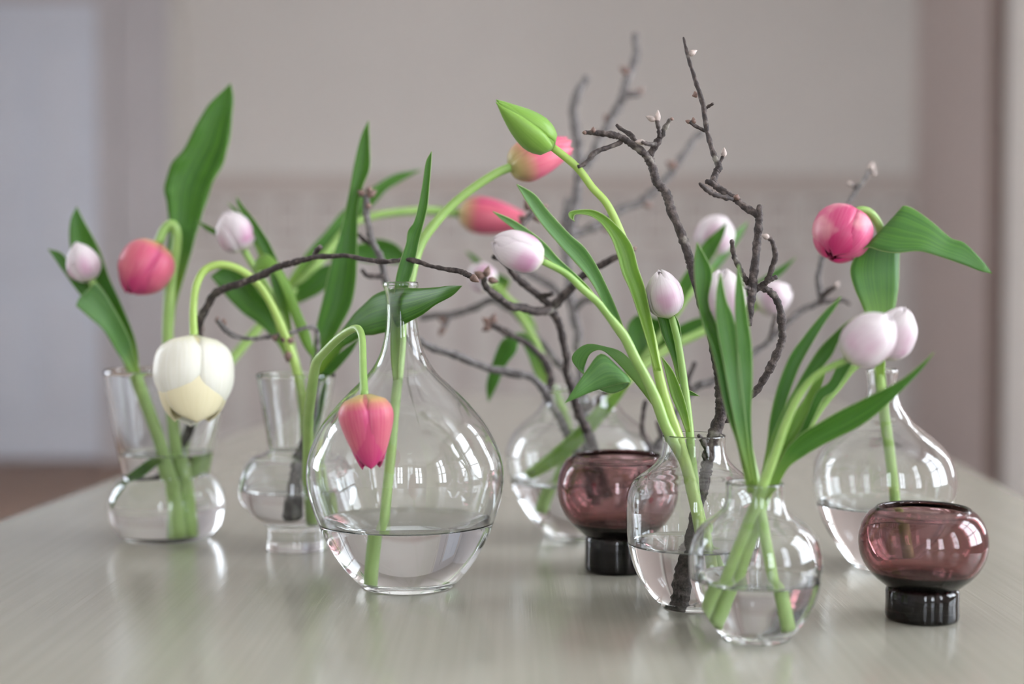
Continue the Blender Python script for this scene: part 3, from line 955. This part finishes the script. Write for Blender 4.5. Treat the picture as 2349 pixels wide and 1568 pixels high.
# ------------------------------------------------------------------ big carafe (C)
c1 = tulip('coral tulip with yellow base leaning right from the big carafe',
           [(872, 1318, 12), (878, 1240, 12), (886, 1146, 12), (895, 1057, 12), (904, 950, 12), (914, 856, 12), (926, 758, 12), (941, 645, 12), (953, 592, 12), (969, 551, 12), (998, 512, 11), (1039, 468, 10), (1087, 430, 10), (1135, 399, 10), (1171, 383, 10)], dC, dC + .07)
bloom(c1, (1168, 384), (1306, 334), 48, 'coral', dC + .07, dC + .09, roll=30, prof='long', seed=11, inner=1.02)
leaf(c1, [(990, 347), (977, 372, 989, 379), (969, 423, 984, 439), (960, 471, 980, 478), (950, 508, 970, 519), (936, 530, 962, 551), (931, 560, 954, 589), (918, 599, 946, 625), (907, 645, 938, 650), (902, 700, 931, 700), (896, 760, 922, 752), (897, 825, 916, 825), (902, 875, 914, 872)], dC - .008, .16, M_LEAF, D2=dC - .009)

# ------------------------------------------------------------------ vase with the dark branch (G)
g1 = tulip('tall tulip with closed green bud arching left above the other flowers',
           [(1618, 1300, 13), (1608, 1230, 13), (1594, 1150, 14), (1577, 1080, 14), (1552, 995, 14), (1536, 949, 13), (1516, 880, 12), (1504, 823, 11), (1494, 770, 10), (1475, 690, 10), (1450, 605, 10), (1420, 525, 10), (1392, 467, 9), (1359, 430, 9), (1322, 382, 9), (1266, 336, 9)], dG - .006, dG - .01, M_STEM_LIME)
bloom(g1, (1266, 338), (1138, 231), 41, 'green', dG - .01, dG - .03, roll=-42, prof='bud', seed=21)
leaf(g1, [(1318, 507), (1306, 497, 1316, 503), (1307, 486, 1319, 492), (1330, 481, 1335, 491), (1362, 482, 1357, 496), (1392, 497, 1380, 513), (1425, 528, 1403, 547), (1450, 565, 1417, 587), (1464, 615, 1428, 627), (1479, 660, 1444, 662), (1491, 715, 1460, 707), (1501, 770, 1476, 757), (1508, 812, 1491, 807), (1516, 850, 1503, 850)], dG - .018, -.3, M_LEAF_LIME, D2=dG - .014)

g2 = tulip('pale lilac-white tulip bud pointing left with two long leaves and a curled leaf',
           [(1610, 1200, 12), (1598, 1150, 12), (1580, 1085, 12), (1558, 1035, 13), (1536, 995, 13), (1523, 968, 13), (1504, 914, 13), (1481, 865, 12), (1458, 823, 12), (1433, 773, 12), (1412, 745, 11), (1394, 722, 9), (1370, 692, 9), (1336, 662, 9), (1298, 627, 8), (1243, 598, 8)], dG + .006, dG - .05)
bloom(g2, (1245, 598), (1133, 554), 44, 'pale', dG - .05, dG - .06, roll=-30, prof='closed', seed=22)
leaf(g2, [(1185, 422), (1211, 467, 1226, 445), (1244, 515, 1259, 485), (1285, 563, 1307, 537), (1322, 604, 1340, 566), (1352, 640, 1366, 604), (1382, 692, 1390, 652), (1402, 742, 1412, 702), (1414, 765, 1429, 746), (1426, 782, 1440, 777), (1446, 815, 1456, 808)], dG - .035, .22, M_LEAF_PALE, D2=dG - .006)
leaf(g2, [(1131, 485), (1155, 507, 1174, 503), (1205, 545, 1211, 526), (1250, 588, 1250, 557), (1292, 620, 1283, 594), (1326, 652, 1316, 624), (1360, 688, 1352, 660), (1390, 724, 1382, 700)], dG - .045, .22, M_LEAF_PALE, D2=dG - .03)
leaf(g2, [(1296, 924), (1322, 913, 1322, 884, -.002, -.002), (1358, 898, 1346, 848), (1400, 885, 1378, 811), (1432, 878, 1414, 838, -.004, .004), (1444, 878, 1442, 870, .0, .01), (1432, 892, 1424, 872, .01, .014), (1402, 902, 1385, 868, .018, .02), (1368, 888, 1345, 862, .026, .026), (1340, 858, 1314, 830, .03, .03), (1346, 826, 1318, 808, .028, .03), (1358, 808, 1348, 789, .025, .028), (1380, 803, 1392, 796, .022, .024), (1408, 824, 1427, 808, .02, .02), (1442, 860, 1462, 843, .02, .02), (1474, 899, 1492, 880, .02, .02), (1505, 941, 1516, 925, .02, .02), (1522, 970, 1532, 965, .022, .022)], dG - .03, -.10, M_LEAF_PALE, D2=dG - .028, n=4)

g3 = tulip('upright pale pink-white tulip standing in the vase with the dark branch',
           [(1636, 1296, 10), (1622, 1262, 10), (1606, 1195, 10), (1594, 1110, 10), (1585, 1029, 10), (1581, 976, 10), (1574, 918, 10), (1566, 853, 9), (1555, 784, 8.5), (1541, 727, 8)], dG, dG - .005)
bloom(g3, (1534, 728), (1512, 622), 42, 'pale', dG - .005, dG - .01, roll=8, prof='closed', seed=23)
leaf(g3, [(1508, 722), (1509, 730, 1537, 733), (1520, 770, 1547, 778), (1541, 820, 1557, 825), (1556, 880, 1566, 880)], dG + .006, .25, M_LEAF)
leaf(g3, [(1546, 718), (1549, 745, 1560, 748), (1553, 780, 1563, 785), (1560, 830, 1568, 835)], dG + .01, .2, M_LEAF)
leaf(g3, [(1518, 818), (1525, 846, 1545, 853), (1540, 907, 1567, 907), (1559, 950, 1579, 953), (1574, 990, 1584, 990)], dG - .008, .2, M_LEAF_LIME)
leaf(g3, [(1605, 908), (1586, 897, 1582, 906), (1565, 889, 1560, 904), (1540, 880, 1538, 892)], dG + .012, .2, M_LEAF)

g4 = branch('dark forked branch rising out of the vase with three tulips, highest twig in the photo',
            [(1566, 1384, 15), (1574, 1327, 15), (1579, 1269, 13), (1588, 1202, 12), (1606, 1148, 13), (1619, 1104, 14), (1624, 1068, 14), (1637, 1010, 15), (1651, 945, 14), (1652, 905, 13), (1645, 840, 11), (1622, 730, 10), (1592, 637, 10), (1577, 578, 11), (1551, 504, 11), (1525, 441, 11), (1503, 411, 10), (1494, 375, 10), (1477, 352, 9), (1444, 326, 8), (1418, 312, 8), (1381, 308, 7), (1341, 303, 5)], dG + .012, dG - .01)
dg = dG
limb(g4, [(1495, 374, 8), (1492, 356, 8), (1511, 326, 8.5), (1525, 297, 7), (1537, 274, 4.5)], dg, dg - .01, ring=.8)
limb(g4, [(1514, 316, 5), (1512, 297, 5), (1508, 276, 4.5)], dg - .01, dg - .015, ring=.8)
limb(g4, [(1505, 330, 6), (1490, 330, 5), (1474, 326, 5)], dg - .01, dg - .02, ring=.8)
limb(g4, [(1462, 334, 6), (1448, 312, 6), (1426, 297, 5), (1414, 286, 4)], dg, dg + .01, ring=.8)
limb(g4, [(1428, 316, 6), (1420, 326, 6), (1396, 338, 6), (1366, 349, 5.5), (1344, 371, 5), (1326, 382, 4.5)], dg - .005, dg - .02, ring=.9)
for q in ((1508, 280, 1, -20, 28, 7), (1503, 276, -18, -8, 24, 7), (1480, 327, -20, -2, 24, 7), (1360, 304, 2, -14, 14, 6), (1540, 276, 2, -6, 8, 5), (1345, 304, -10, 0, 10, 5)):
    bud(g4, q[0], q[1], q[2], q[3], dg - .014, q[4], q[5], M_BUD_PALE if q[4] > 22 else M_BUD)
# the curved right-hand arm and the tall shoot it carries
limb(g4, [(1650, 962, 12), (1685, 948, 9), (1722, 912, 8.5), (1748, 876, 8.5), (1771, 832, 9), (1790, 788, 9.5), (1795, 742, 9.5), (1784, 694, 9), (1765, 668, 8.5), (1742, 658, 8.5), (1724, 655, 9)], dg + .012, dg + .0, ring=.7)
limb(g4, [(1717, 746, 7), (1720, 704, 10), (1724, 663, 11), (1728, 618, 10), (1733, 573, 10), (1738, 525, 10), (1741, 494, 9), (1743, 470, 6)], dg - .002, dg - .004)
limb(g4, [(1741, 496, 9), (1712, 474, 9), (1688, 458, 9), (1667, 446, 9), (1647, 429, 8.5), (1638, 412, 8), (1643, 394, 8), (1650, 383, 8), (1644, 366, 7), (1633, 341, 6), (1622, 300, 6), (1614, 252, 6), (1603, 208, 5.5), (1588, 163, 5), (1577, 123, 4), (1568, 86, 2.5)], dg - .004, dg + .05)
limb(g4, [(1680, 456, 6), (1655, 451, 6), (1636, 444, 6), (1620, 433, 5), (1604, 420, 3.5)], dg - .005, dg - .02, ring=.9)
limb(g4, [(1646, 428, 7), (1632, 420, 7), (1619, 415, 6)], dg, dg, ring=.6)
limb(g4, [(1716, 650, 6), (1697, 616, 6), (1683, 586, 5.5), (1678, 550, 5)], dg, dg - .02, ring=.8)
limb(g4, [(1733, 664, 7), (1757, 648, 7), (1770, 615, 6.5), (1778, 582, 6), (1772, 552, 6), (1760, 543, 5)], dg, dg - .02, ring=.8)
limb(g4, [(1755, 650, 6), (1770, 641, 6), (1782, 635, 5)], dg - .005, dg - .005, ring=.7)
limb(g4, [(1616, 250, 4), (1626, 243, 4), (1637, 237, 3)], dg + .035, dg + .03, ring=.7)
limb(g4, [(1618, 301, 4.5), (1597, 289, 4.5), (1582, 279, 4)], dg + .03, dg + .025, ring=.7)
limb(g4, [(1650, 374, 4), (1655, 366, 4), (1660, 356, 4)], dg + .02, dg + .02)
limb(g4, [(1630, 1052, 7, dg), (1618, 1022, 6), (1602, 998, 5)], dg, dg - .015)
limb(g4, [(1724, 664, 6), (1712, 660, 5), (1703, 656, 5)], dg, dg - .02)
for q in ((1660, 360, 1, -20, 22, 7, .02), (1592, 284, -2, -16, 16, 6, .026), (1585, 281, -12, -4, 14, 5, .026), (1580, 126, 14, -8, 22, 7, .045), (1601, 216, -14, 4, 14, 7, .04), (1598, 222, -4, -10, 14, 7, .04), (1764, 545, -16, -6, 18, 7, -.02), (1688, 458, 4, -12, 14, 8, -.004)):
    bud(g4, q[0], q[1], q[2], q[3], dg + q[6], q[4], q[5], M_BUD_PALE if q[4] > 17 else M_BUD)

# ------------------------------------------------------------------ small front vase (H)
h1 = tulip('pale lilac-white tulip half hidden behind its upright leaves in the front vase',
           [(1792, 1425, 14), (1783, 1375, 13), (1768, 1300, 13), (1752, 1215, 13), (1735, 1120, 13), (1720, 1050, 12), (1702, 960, 11), (1682, 860, 10), (1660, 765, 9)], dH - .006, dH + .01)
bloom(h1, (1658, 762), (1658, 618), 53, 'pale', dH + .01, dH + .012, roll=50, prof='closed', seed=31)
leaf(h1, [(1599, 556), (1594, 590, 1619, 590), (1593, 627, 1634, 628), (1599, 684, 1625, 690), (1611, 740, 1645, 746), (1627, 785, 1667, 785), (1643, 842, 1676, 842), (1655, 900, 1686, 900), (1670, 957, 1698, 960), (1690, 1015, 1711, 1015), (1705, 1080, 1722, 1080), (1716, 1130, 1728, 1130)], dH + .002, .2, M_LEAF, D2=dH - .012)
leaf(h1, [(1653, 626), (1644, 668, 1666, 689), (1643, 727, 1680, 720), (1648, 770, 1690, 765), (1660, 830, 1697, 830), (1672, 900, 1704, 900), (1688, 980, 1713, 980), (1705, 1050, 1722, 1050), (1720, 1110, 1732, 1110)], dH - .018, .22, M_LEAF_PALE, D2=dH - .014)
leaf(h1, [(1694, 606), (1688, 654, 1707, 672), (1686, 708, 1717, 740), (1690, 784, 1725, 803), (1693, 861, 1726, 880), (1700, 937, 1723, 940), (1708, 1014, 1725, 1014), (1722, 1080, 1734, 1080), (1730, 1120, 1740, 1120)], dH - .022, .2, M_LEAF_PALE, D2=dH - .01)

h2 = tulip('pale pink-white tulip bloom in front of another at the right of the front vase',
           [(1632, 1405, 14), (1660, 1340, 13), (1692, 1260, 13), (1725, 1180, 13), (1751, 1110, 12), (1778, 1040, 11), (1806, 960, 10), (1842, 892, 9), (1885, 852, 8), (1944, 824, 8)], dH + .002, dH - .045)
bloom(h2, (1942, 826), (2044, 728), 55, 'pale', dH - .045, dH - .055, roll=0, prof='closed', seed=33)
leaf(h2, [(1929, 680), (1898, 708, 1918, 703), (1870, 739, 1891, 741), (1843, 773, 1865, 784), (1815, 811, 1840, 828), (1795, 856, 1822, 870), (1779, 905, 1806, 915), (1766, 965, 1788, 970), (1758, 1030, 1770, 1030), (1744, 1100, 1754, 1100), (1738, 1130, 1746, 1132)], dH - .01, .2, M_LEAF, D2=dH - .006)
leaf(h2, [(1992, 712), (1943, 739, 1968, 741), (1912, 766, 1930, 772), (1878, 801, 1906, 818), (1847, 849, 1872, 858), (1824, 890, 1848, 896), (1800, 934, 1824, 940), (1772, 1001, 1790, 1006), (1750, 1086, 1760, 1088), (1740, 1125, 1750, 1128)], dH - .03, .2, M_LEAF, D2=dH - .008)
leaf(h2, [(2143, 808), (2111, 837, 2122, 838), (2069, 870, 2095, 868), (2019, 896, 2052, 912), (1977, 917, 2010, 950), (1926, 942, 1968, 980), (1876, 971, 1926, 1001), (1834, 997, 1884, 1022), (1804, 1030, 1842, 1047), (1782, 1070, 1808, 1073), (1762, 1110, 1782, 1118), (1748, 1140, 1760, 1146)], dH - .04, .16, M_LEAF, D2=dH - .004)

h3 = tulip('pale pink-white tulip bloom farthest right, partly behind its twin',
           [(1668, 1410, 14), (1690, 1340, 13), (1712, 1270, 13), (1738, 1195, 12), (1762, 1130, 11), (1792, 1078, 10), (1836, 1010, 9), (1880, 940, 8), (1920, 890, 8), (1965, 838, 8), (2025, 815, 8)], dH + .01, dH + .005)
bloom(h3, (2030, 824), (2078, 708), 46, 'pale', dH + .005, dH - .005, roll=20, prof='closed', seed=35)
leaf(h3, [(1962, 815), (1926, 832, 1950, 842), (1902, 876, 1916, 894), (1874, 898, 1888, 914), (1851, 952, 1864, 962), (1828, 1000, 1842, 1008), (1790, 1060, 1804, 1066), (1766, 1108, 1776, 1114)], dH - .01, .2, M_LEAF, D2=dH + .008)
leaf(h3, [(1895, 848), (1870, 872, 1886, 880), (1845, 915, 1868, 918), (1822, 950, 1842, 976), (1793, 1010, 1808, 1032), (1768, 1084, 1779, 1100), (1756, 1125, 1764, 1130)], dH + .006, .18, M_LEAF_LIME)

# ------------------------------------------------------------------ right carafe (I)
i1 = tulip('magenta-pink tulip nodding left at the right, with one huge leaf folded over to the right',
           [(2064, 1270, 12), (2060, 1225, 12), (2052, 1136, 12), (2040, 1030, 12), (2029, 955, 12), (2021, 880, 12), (2018, 840, 12), (2024, 770, 12), (2030, 690, 11), (2031, 610, 11), (2024, 545, 10), (2014, 512, 10), (1996, 489, 10), (1976, 482, 10), (1958, 490, 10)], dI, dI - .03)
bloom(i1, (1952, 486), (1908, 588), 67, 'magenta', dI - .03, dI - .05, roll=50, prof='closed', seed=42, inner=1.04, lens=[1, .97, 1, 1, 1, 1])
leaf(i1, [(2275, 627), (2247, 621, 2252, 596, -.006, -.006), (2211, 607, 2212, 557, -.01, -.004), (2152, 587, 2181, 546, -.014, -.002), (2108, 576, 2140, 511, -.018, .002), (2055, 580, 2099, 481, -.02, .006), (2020, 575, 2074, 472, -.018, .008), (1990, 567, 2068, 484, -.014, .012), (1966, 584, 2066, 530, -.008, .014), (1951, 616, 2063, 600, -.002, .012), (1958, 655, 2061, 660, 0, .008), (1982, 712, 2052, 715, 0, .004), (2000, 770, 2040, 775), (2008, 830, 2030, 832, .012, .012), (2012, 880, 2028, 880, .018, .018)], dI - .05, .03, M_LEAF, D2=dI - .034)

# ------------------------------------------------------------------ blurred vase at the back (E)
f1 = tulip('blurred pale pink tulip at the back with a leaf across it, upper right of centre',
           [(1262, 1150, 12), (1290, 1070, 12), (1330, 1000, 12), (1380, 940, 12), (1430, 882, 11), (1500, 790, 10), (1560, 702, 10), (1600, 640, 9), (1623, 582, 9)], dE, 1.37)
bloom(f1, (1622, 582), (1660, 494), 43, 'pale', 1.37, 1.37, roll=10, seed=51)
leaf(f1, [(1668, 510), (1646, 528, 1660, 540), (1612, 560, 1642, 578), (1590, 600, 1618, 616), (1564, 638, 1592, 652), (1545, 675, 1570, 688), (1520, 740, 1538, 750)], 1.34, .16, M_LEAF, D2=1.35)
leaf(f1, [(1716, 508), (1690, 530, 1702, 540), (1660, 570, 1676, 580), (1632, 605, 1648, 615), (1590, 660, 1604, 668)], 1.42, .16, M_LEAF_PALE, D2=1.39)
leaf(f1, [(1460, 722), (1440, 745, 1500, 728), (1436, 790, 1530, 745), (1444, 812, 1528, 800), (1440, 840, 1490, 838), (1420, 880, 1445, 880)], 1.36, .2, M_LEAF)
f2 = tulip('blurred small pale tulip at the back pointing right behind the dark branch',
           [(1210, 1090, 12), (1290, 1030, 13), (1345, 982, 13), (1400, 915, 12), (1460, 852, 11), (1530, 800, 11), (1600, 766, 10), (1680, 730, 9), (1736, 700, 9)], dE - .02, 1.36)
bloom(f2, (1735, 702), (1812, 663), 40, 'pale', 1.36, 1.36, roll=10, seed=52)
leaf(f2, [(1826, 590), (1786, 614, 1794, 628), (1745, 640, 1752, 658), (1700, 675, 1708, 690), (1650, 715, 1660, 730)], 1.38, .16, M_LEAF)
leaf(f2, [(1635, 722), (1590, 732, 1610, 762), (1550, 752, 1570, 790), (1505, 790, 1520, 815), (1465, 840, 1475, 850)], 1.37, .16, M_LEAF)
leaf(f2, [(1445, 880), (1400, 905, 1415, 925), (1340, 965, 1360, 992), (1270, 1030, 1290, 1058), (1212, 1082, 1222, 1098)], dE - .03, .15, M_LEAF_LIME)
f3 = tulip('faint blurred pale tulip far at the back left of centre with a sharply bent leaf',
           [(1345, 1120, 11), (1325, 1040, 11), (1295, 960, 10), (1262, 880, 10), (1235, 800, 9), (1200, 735, 9), (1160, 680, 8), (1128, 652, 8)], dE + .02, 1.45)
bloom(f3, (1130, 655), (1082, 614), 32, 'pale', 1.45, 1.46, roll=20, seed=53)
leaf(f3, [(1120, 922), (1116, 880, 1140, 884), (1128, 836, 1160, 838), (1138, 806, 1184, 806), (1154, 778, 1192, 770), (1186, 772, 1204, 764, .012, .012), (1208, 808, 1232, 794, .016, .016), (1230, 862, 1256, 846, .018, .018), (1262, 900, 1276, 896, .02, .02)], 1.38, .1, M_LEAF, D2=1.36)
leaf(f3, [(1238, 800), (1212, 745, 1226, 740), (1182, 712, 1196, 700), (1158, 690, 1166, 678), (1140, 664, 1146, 655)], 1.46, .16, M_LEAF_LIME)
leaf(f3, [(1068, 575), (1080, 592, 1092, 588), (1110, 626, 1124, 618), (1136, 652, 1168, 640), (1150, 672, 1162, 665)], 1.5, .16, M_LEAF)

e1 = branch('pale grey branch running left behind the big carafe, budded tip beside a tall leaf',
            [(1352, 1140, 11), (1325, 1040, 11), (1297, 985, 11), (1272, 935, 10), (1253, 904, 10), (1222, 866, 9), (1160, 853, 10), (1105, 840, 9), (1040, 812, 9), (977, 790, 8), (930, 745, 8), (900, 690, 8), (883, 637, 8), (872, 590, 8), (853, 551, 8), (842, 505, 8), (841, 462, 8), (838, 446, 7)], dE, 1.27, M_BARK_GREY)
limb(e1, [(850, 560, 5), (835, 550, 5), (821, 537, 5)], 1.28, 1.28)
limb(e1, [(882, 632, 6), (856, 634, 6), (840, 632, 6), (830, 618, 5)], 1.28, 1.27)
limb(e1, [(1253, 904, 8), (1264, 872, 9), (1256, 838, 9), (1222, 798, 8), (1186, 774, 8), (1153, 757, 8), (1126, 742, 8)], dE, dE - .02, mat=M_BARK)
for q in ((842, 450, 20, -12, 26, 9, 1.27), (836, 448, -14, -10, 20, 8, 1.27), (845, 442, 4, -14, 16, 8, 1.27), (840, 470, 10, 4, 14, 8, 1.27), (1128, 744, -14, -10, 28, 9, dE - .02), (1130, 742, 4, -20, 26, 9, dE - .02), (1126, 746, -16, 10, 24, 9, dE - .02)):
    bud(e1, q[0], q[1], q[2], q[3], q[6], q[4], q[5])

e2 = branch('lichen-flecked branch forking into three arms in the middle of the photo, behind the pale tulip',
            [(1385, 1130, 11), (1360, 1020, 11), (1328, 945, 11), (1305, 870, 9), (1297, 818, 9), (1289, 767, 9), (1272, 724, 10), (1262, 706, 11), (1285, 684, 11), (1304, 667, 11), (1339, 632, 9), (1390, 601, 8), (1452, 574, 6)], dE - .03, 1.2)
limb(e2, [(1268, 708, 9), (1235, 714, 10), (1201, 706, 10), (1172, 700, 9), (1153, 690, 9), (1130, 674, 9), (1112, 650, 8), (1112, 634, 6)], 1.24, 1.17)
limb(e2, [(1262, 700, 9), (1240, 680, 9), (1222, 666, 9), (1200, 648, 9), (1180, 632, 9), (1165, 610, 8), (1152, 594, 7), (1132, 588, 6)], 1.24, 1.2)
limb(e2, [(1236, 680, 6), (1252, 676, 6), (1266, 674, 6)], 1.23, 1.22)
limb(e2, [(1166, 612, 6), (1180, 555, 6), (1202, 512, 7), (1220, 490, 7), (1232, 478, 6)], 1.2, 1.28)
limb(e2, [(1330, 948, 9), (1373, 915, 10), (1410, 890, 8), (1440, 862, 7)], dE - .02, dE + .02)
for q in ((1110, 636, -14, -8, 26, 10, 1.17), (1114, 634, 6, -20, 26, 9, 1.17), (1120, 640, 22, 6, 24, 8, 1.17), (1448, 576, 14, -12, 16, 6, 1.2), (1448, 574, 4, 12, 14, 5, 1.2), (1216, 482, -10, -18, 28, 10, 1.28), (1232, 482, 20, -8, 30, 9, 1.28), (1222, 488, 12, 16, 30, 9, 1.28), (1206, 508, -10, -8, 22, 9, 1.28)):
    bud(e2, q[0], q[1], q[2], q[3], q[6], q[4], q[5])

d4 = 1.52
e3 = branch('tall blurred grey branch at the very back forking upward behind the green bud',
            [(1345, 1130, 13, dE + .02), (1352, 1040, 13, dE + .03), (1342, 950, 12, dE + .05), (1334, 870, 11, dE + .08), (1325, 767, 11, 1.45), (1311, 690, 11, 1.48), (1302, 600, 11, d4), (1311, 533, 12, d4), (1322, 467, 12, d4), (1329, 411, 11, d4), (1325, 338, 11, d4), (1318, 264, 11, d4), (1326, 208, 10, d4), (1348, 175, 8, d4)], dE, d4, M_BARK_GREY)
limb(e3, [(1328, 415, 10), (1345, 380, 10), (1366, 341, 10), (1396, 282, 10), (1426, 226, 10), (1444, 171, 9), (1459, 126, 9), (1457, 80, 8)], d4, d4 + .02, mat=M_BARK_GREY)
limb(e3, [(1312, 536, 11), (1366, 519, 11), (1418, 485, 10), (1470, 460, 10), (1518, 423, 9), (1551, 382, 9), (1588, 326, 8), (1614, 300, 7)], d4, d4 + .02, mat=M_BARK_GREY)
limb(e3, [(1426, 226, 7), (1445, 218, 8), (1466, 216, 6)], d4, d4, mat=M_BARK_GREY)
limb(e3, [(1304, 560, 8), (1296, 500, 8), (1304, 455, 7)], d4, d4 + .02, mat=M_BARK_GREY)
limb(e3, [(1310, 692, 9), (1240, 640, 8), (1180, 612, 7)], 1.48, 1.55, mat=M_BARK_GREY)
limb(e3, [(1314, 712, 8), (1340, 690, 8), (1362, 686, 7)], 1.47, 1.46, mat=M_BARK_GREY)
limb(e3, [(1302, 590, 7), (1290, 560, 7), (1296, 545, 6)], d4, d4, mat=M_BARK_GREY)
limb(e3, [(1336, 900, 9), (1220, 760, 8), (1140, 690, 8), (1060, 716, 8), (965, 728, 8)], 1.4, 1.5, mat=M_BARK_GREY)
limb(e3, [(1034, 720, 6), (1026, 735, 5), (1018, 750, 5)], 1.475, 1.475, mat=M_BARK_GREY)
bud(e3, 1019, 748, -8, 16, 1.475, 26, 8)
bud(e3, 1024, 736, -16, -4, 1.475, 20, 8)
for q in ((1442, 168, -14, -10, 26, 9), (1436, 220, 20, -10, 26, 9), (1398, 280, -8, -12, 22, 9), (1380, 318, -14, -16, 26, 8), (1552, 384, -18, -10, 28, 10), (1474, 462, 16, 10, 28, 9), (1464, 216, 8, -12, 18, 8), (1300, 520, -14, -8, 22, 9), (1380, 515, 18, 16, 26, 8)):
    bud(e3, q[0], q[1], q[2], q[3], d4 + .01, q[4], q[5])

e5 = branch('slim grey-brown branch from the back vase reaching right and up behind the magenta tulip',
            [(1392, 1200, 10), (1450, 1120, 10), (1500, 1038, 12), (1548, 958, 11), (1590, 895, 10), (1645, 868, 9), (1730, 810, 8), (1790, 758, 7.5), (1832, 716, 7.5), (1872, 696, 7.5), (1884, 686, 8), (1877, 646, 7), (1884, 605, 7), (1900, 555, 6.5), (1935, 482, 6), (1958, 450, 5.5), (1975, 422, 5.5), (1998, 388, 5)], dE, 1.36, M_BARK_GREY)
limb(e5, [(1498, 1040, 8), (1486, 1030, 7), (1474, 985, 6), (1476, 945, 6), (1482, 918, 5)], dE - .03, dE - .04, mat=M_BARK)
limb(e5, [(1520, 1000, 8), (1512, 985, 6), (1508, 968, 5)], dE - .02, dE - .03, mat=M_BARK)
limb(e5, [(1586, 898, 7), (1578, 872, 6), (1594, 830, 5)], dE - .01, dE - .01, mat=M_BARK)
limb(e5, [(1886, 682, 6), (1900, 668, 6), (1918, 655, 5)], 1.34, 1.33)
limb(e5, [(1882, 692, 6), (1910, 690, 5), (1935, 688, 5), (1950, 698, 4)], 1.34, 1.35)
limb(e5, [(1764, 780, 6), (1772, 755, 5), (1780, 720, 4)], 1.33, 1.33)
limb(e5, [(1965, 436, 4), (1958, 424, 4), (1952, 420, 4)], 1.36, 1.36)
for q in ((1996, 392, 4, -16, 22, 9, 1.36), (1956, 424, -12, -4, 14, 7, 1.36), (2000, 396, 12, 2, 12, 7, 1.36), (1914, 658, 8, -8, 16, 6, 1.33)):
    bud(e5, q[0], q[1], q[2], q[3], q[6], q[4], q[5], M_BUD_PALE)
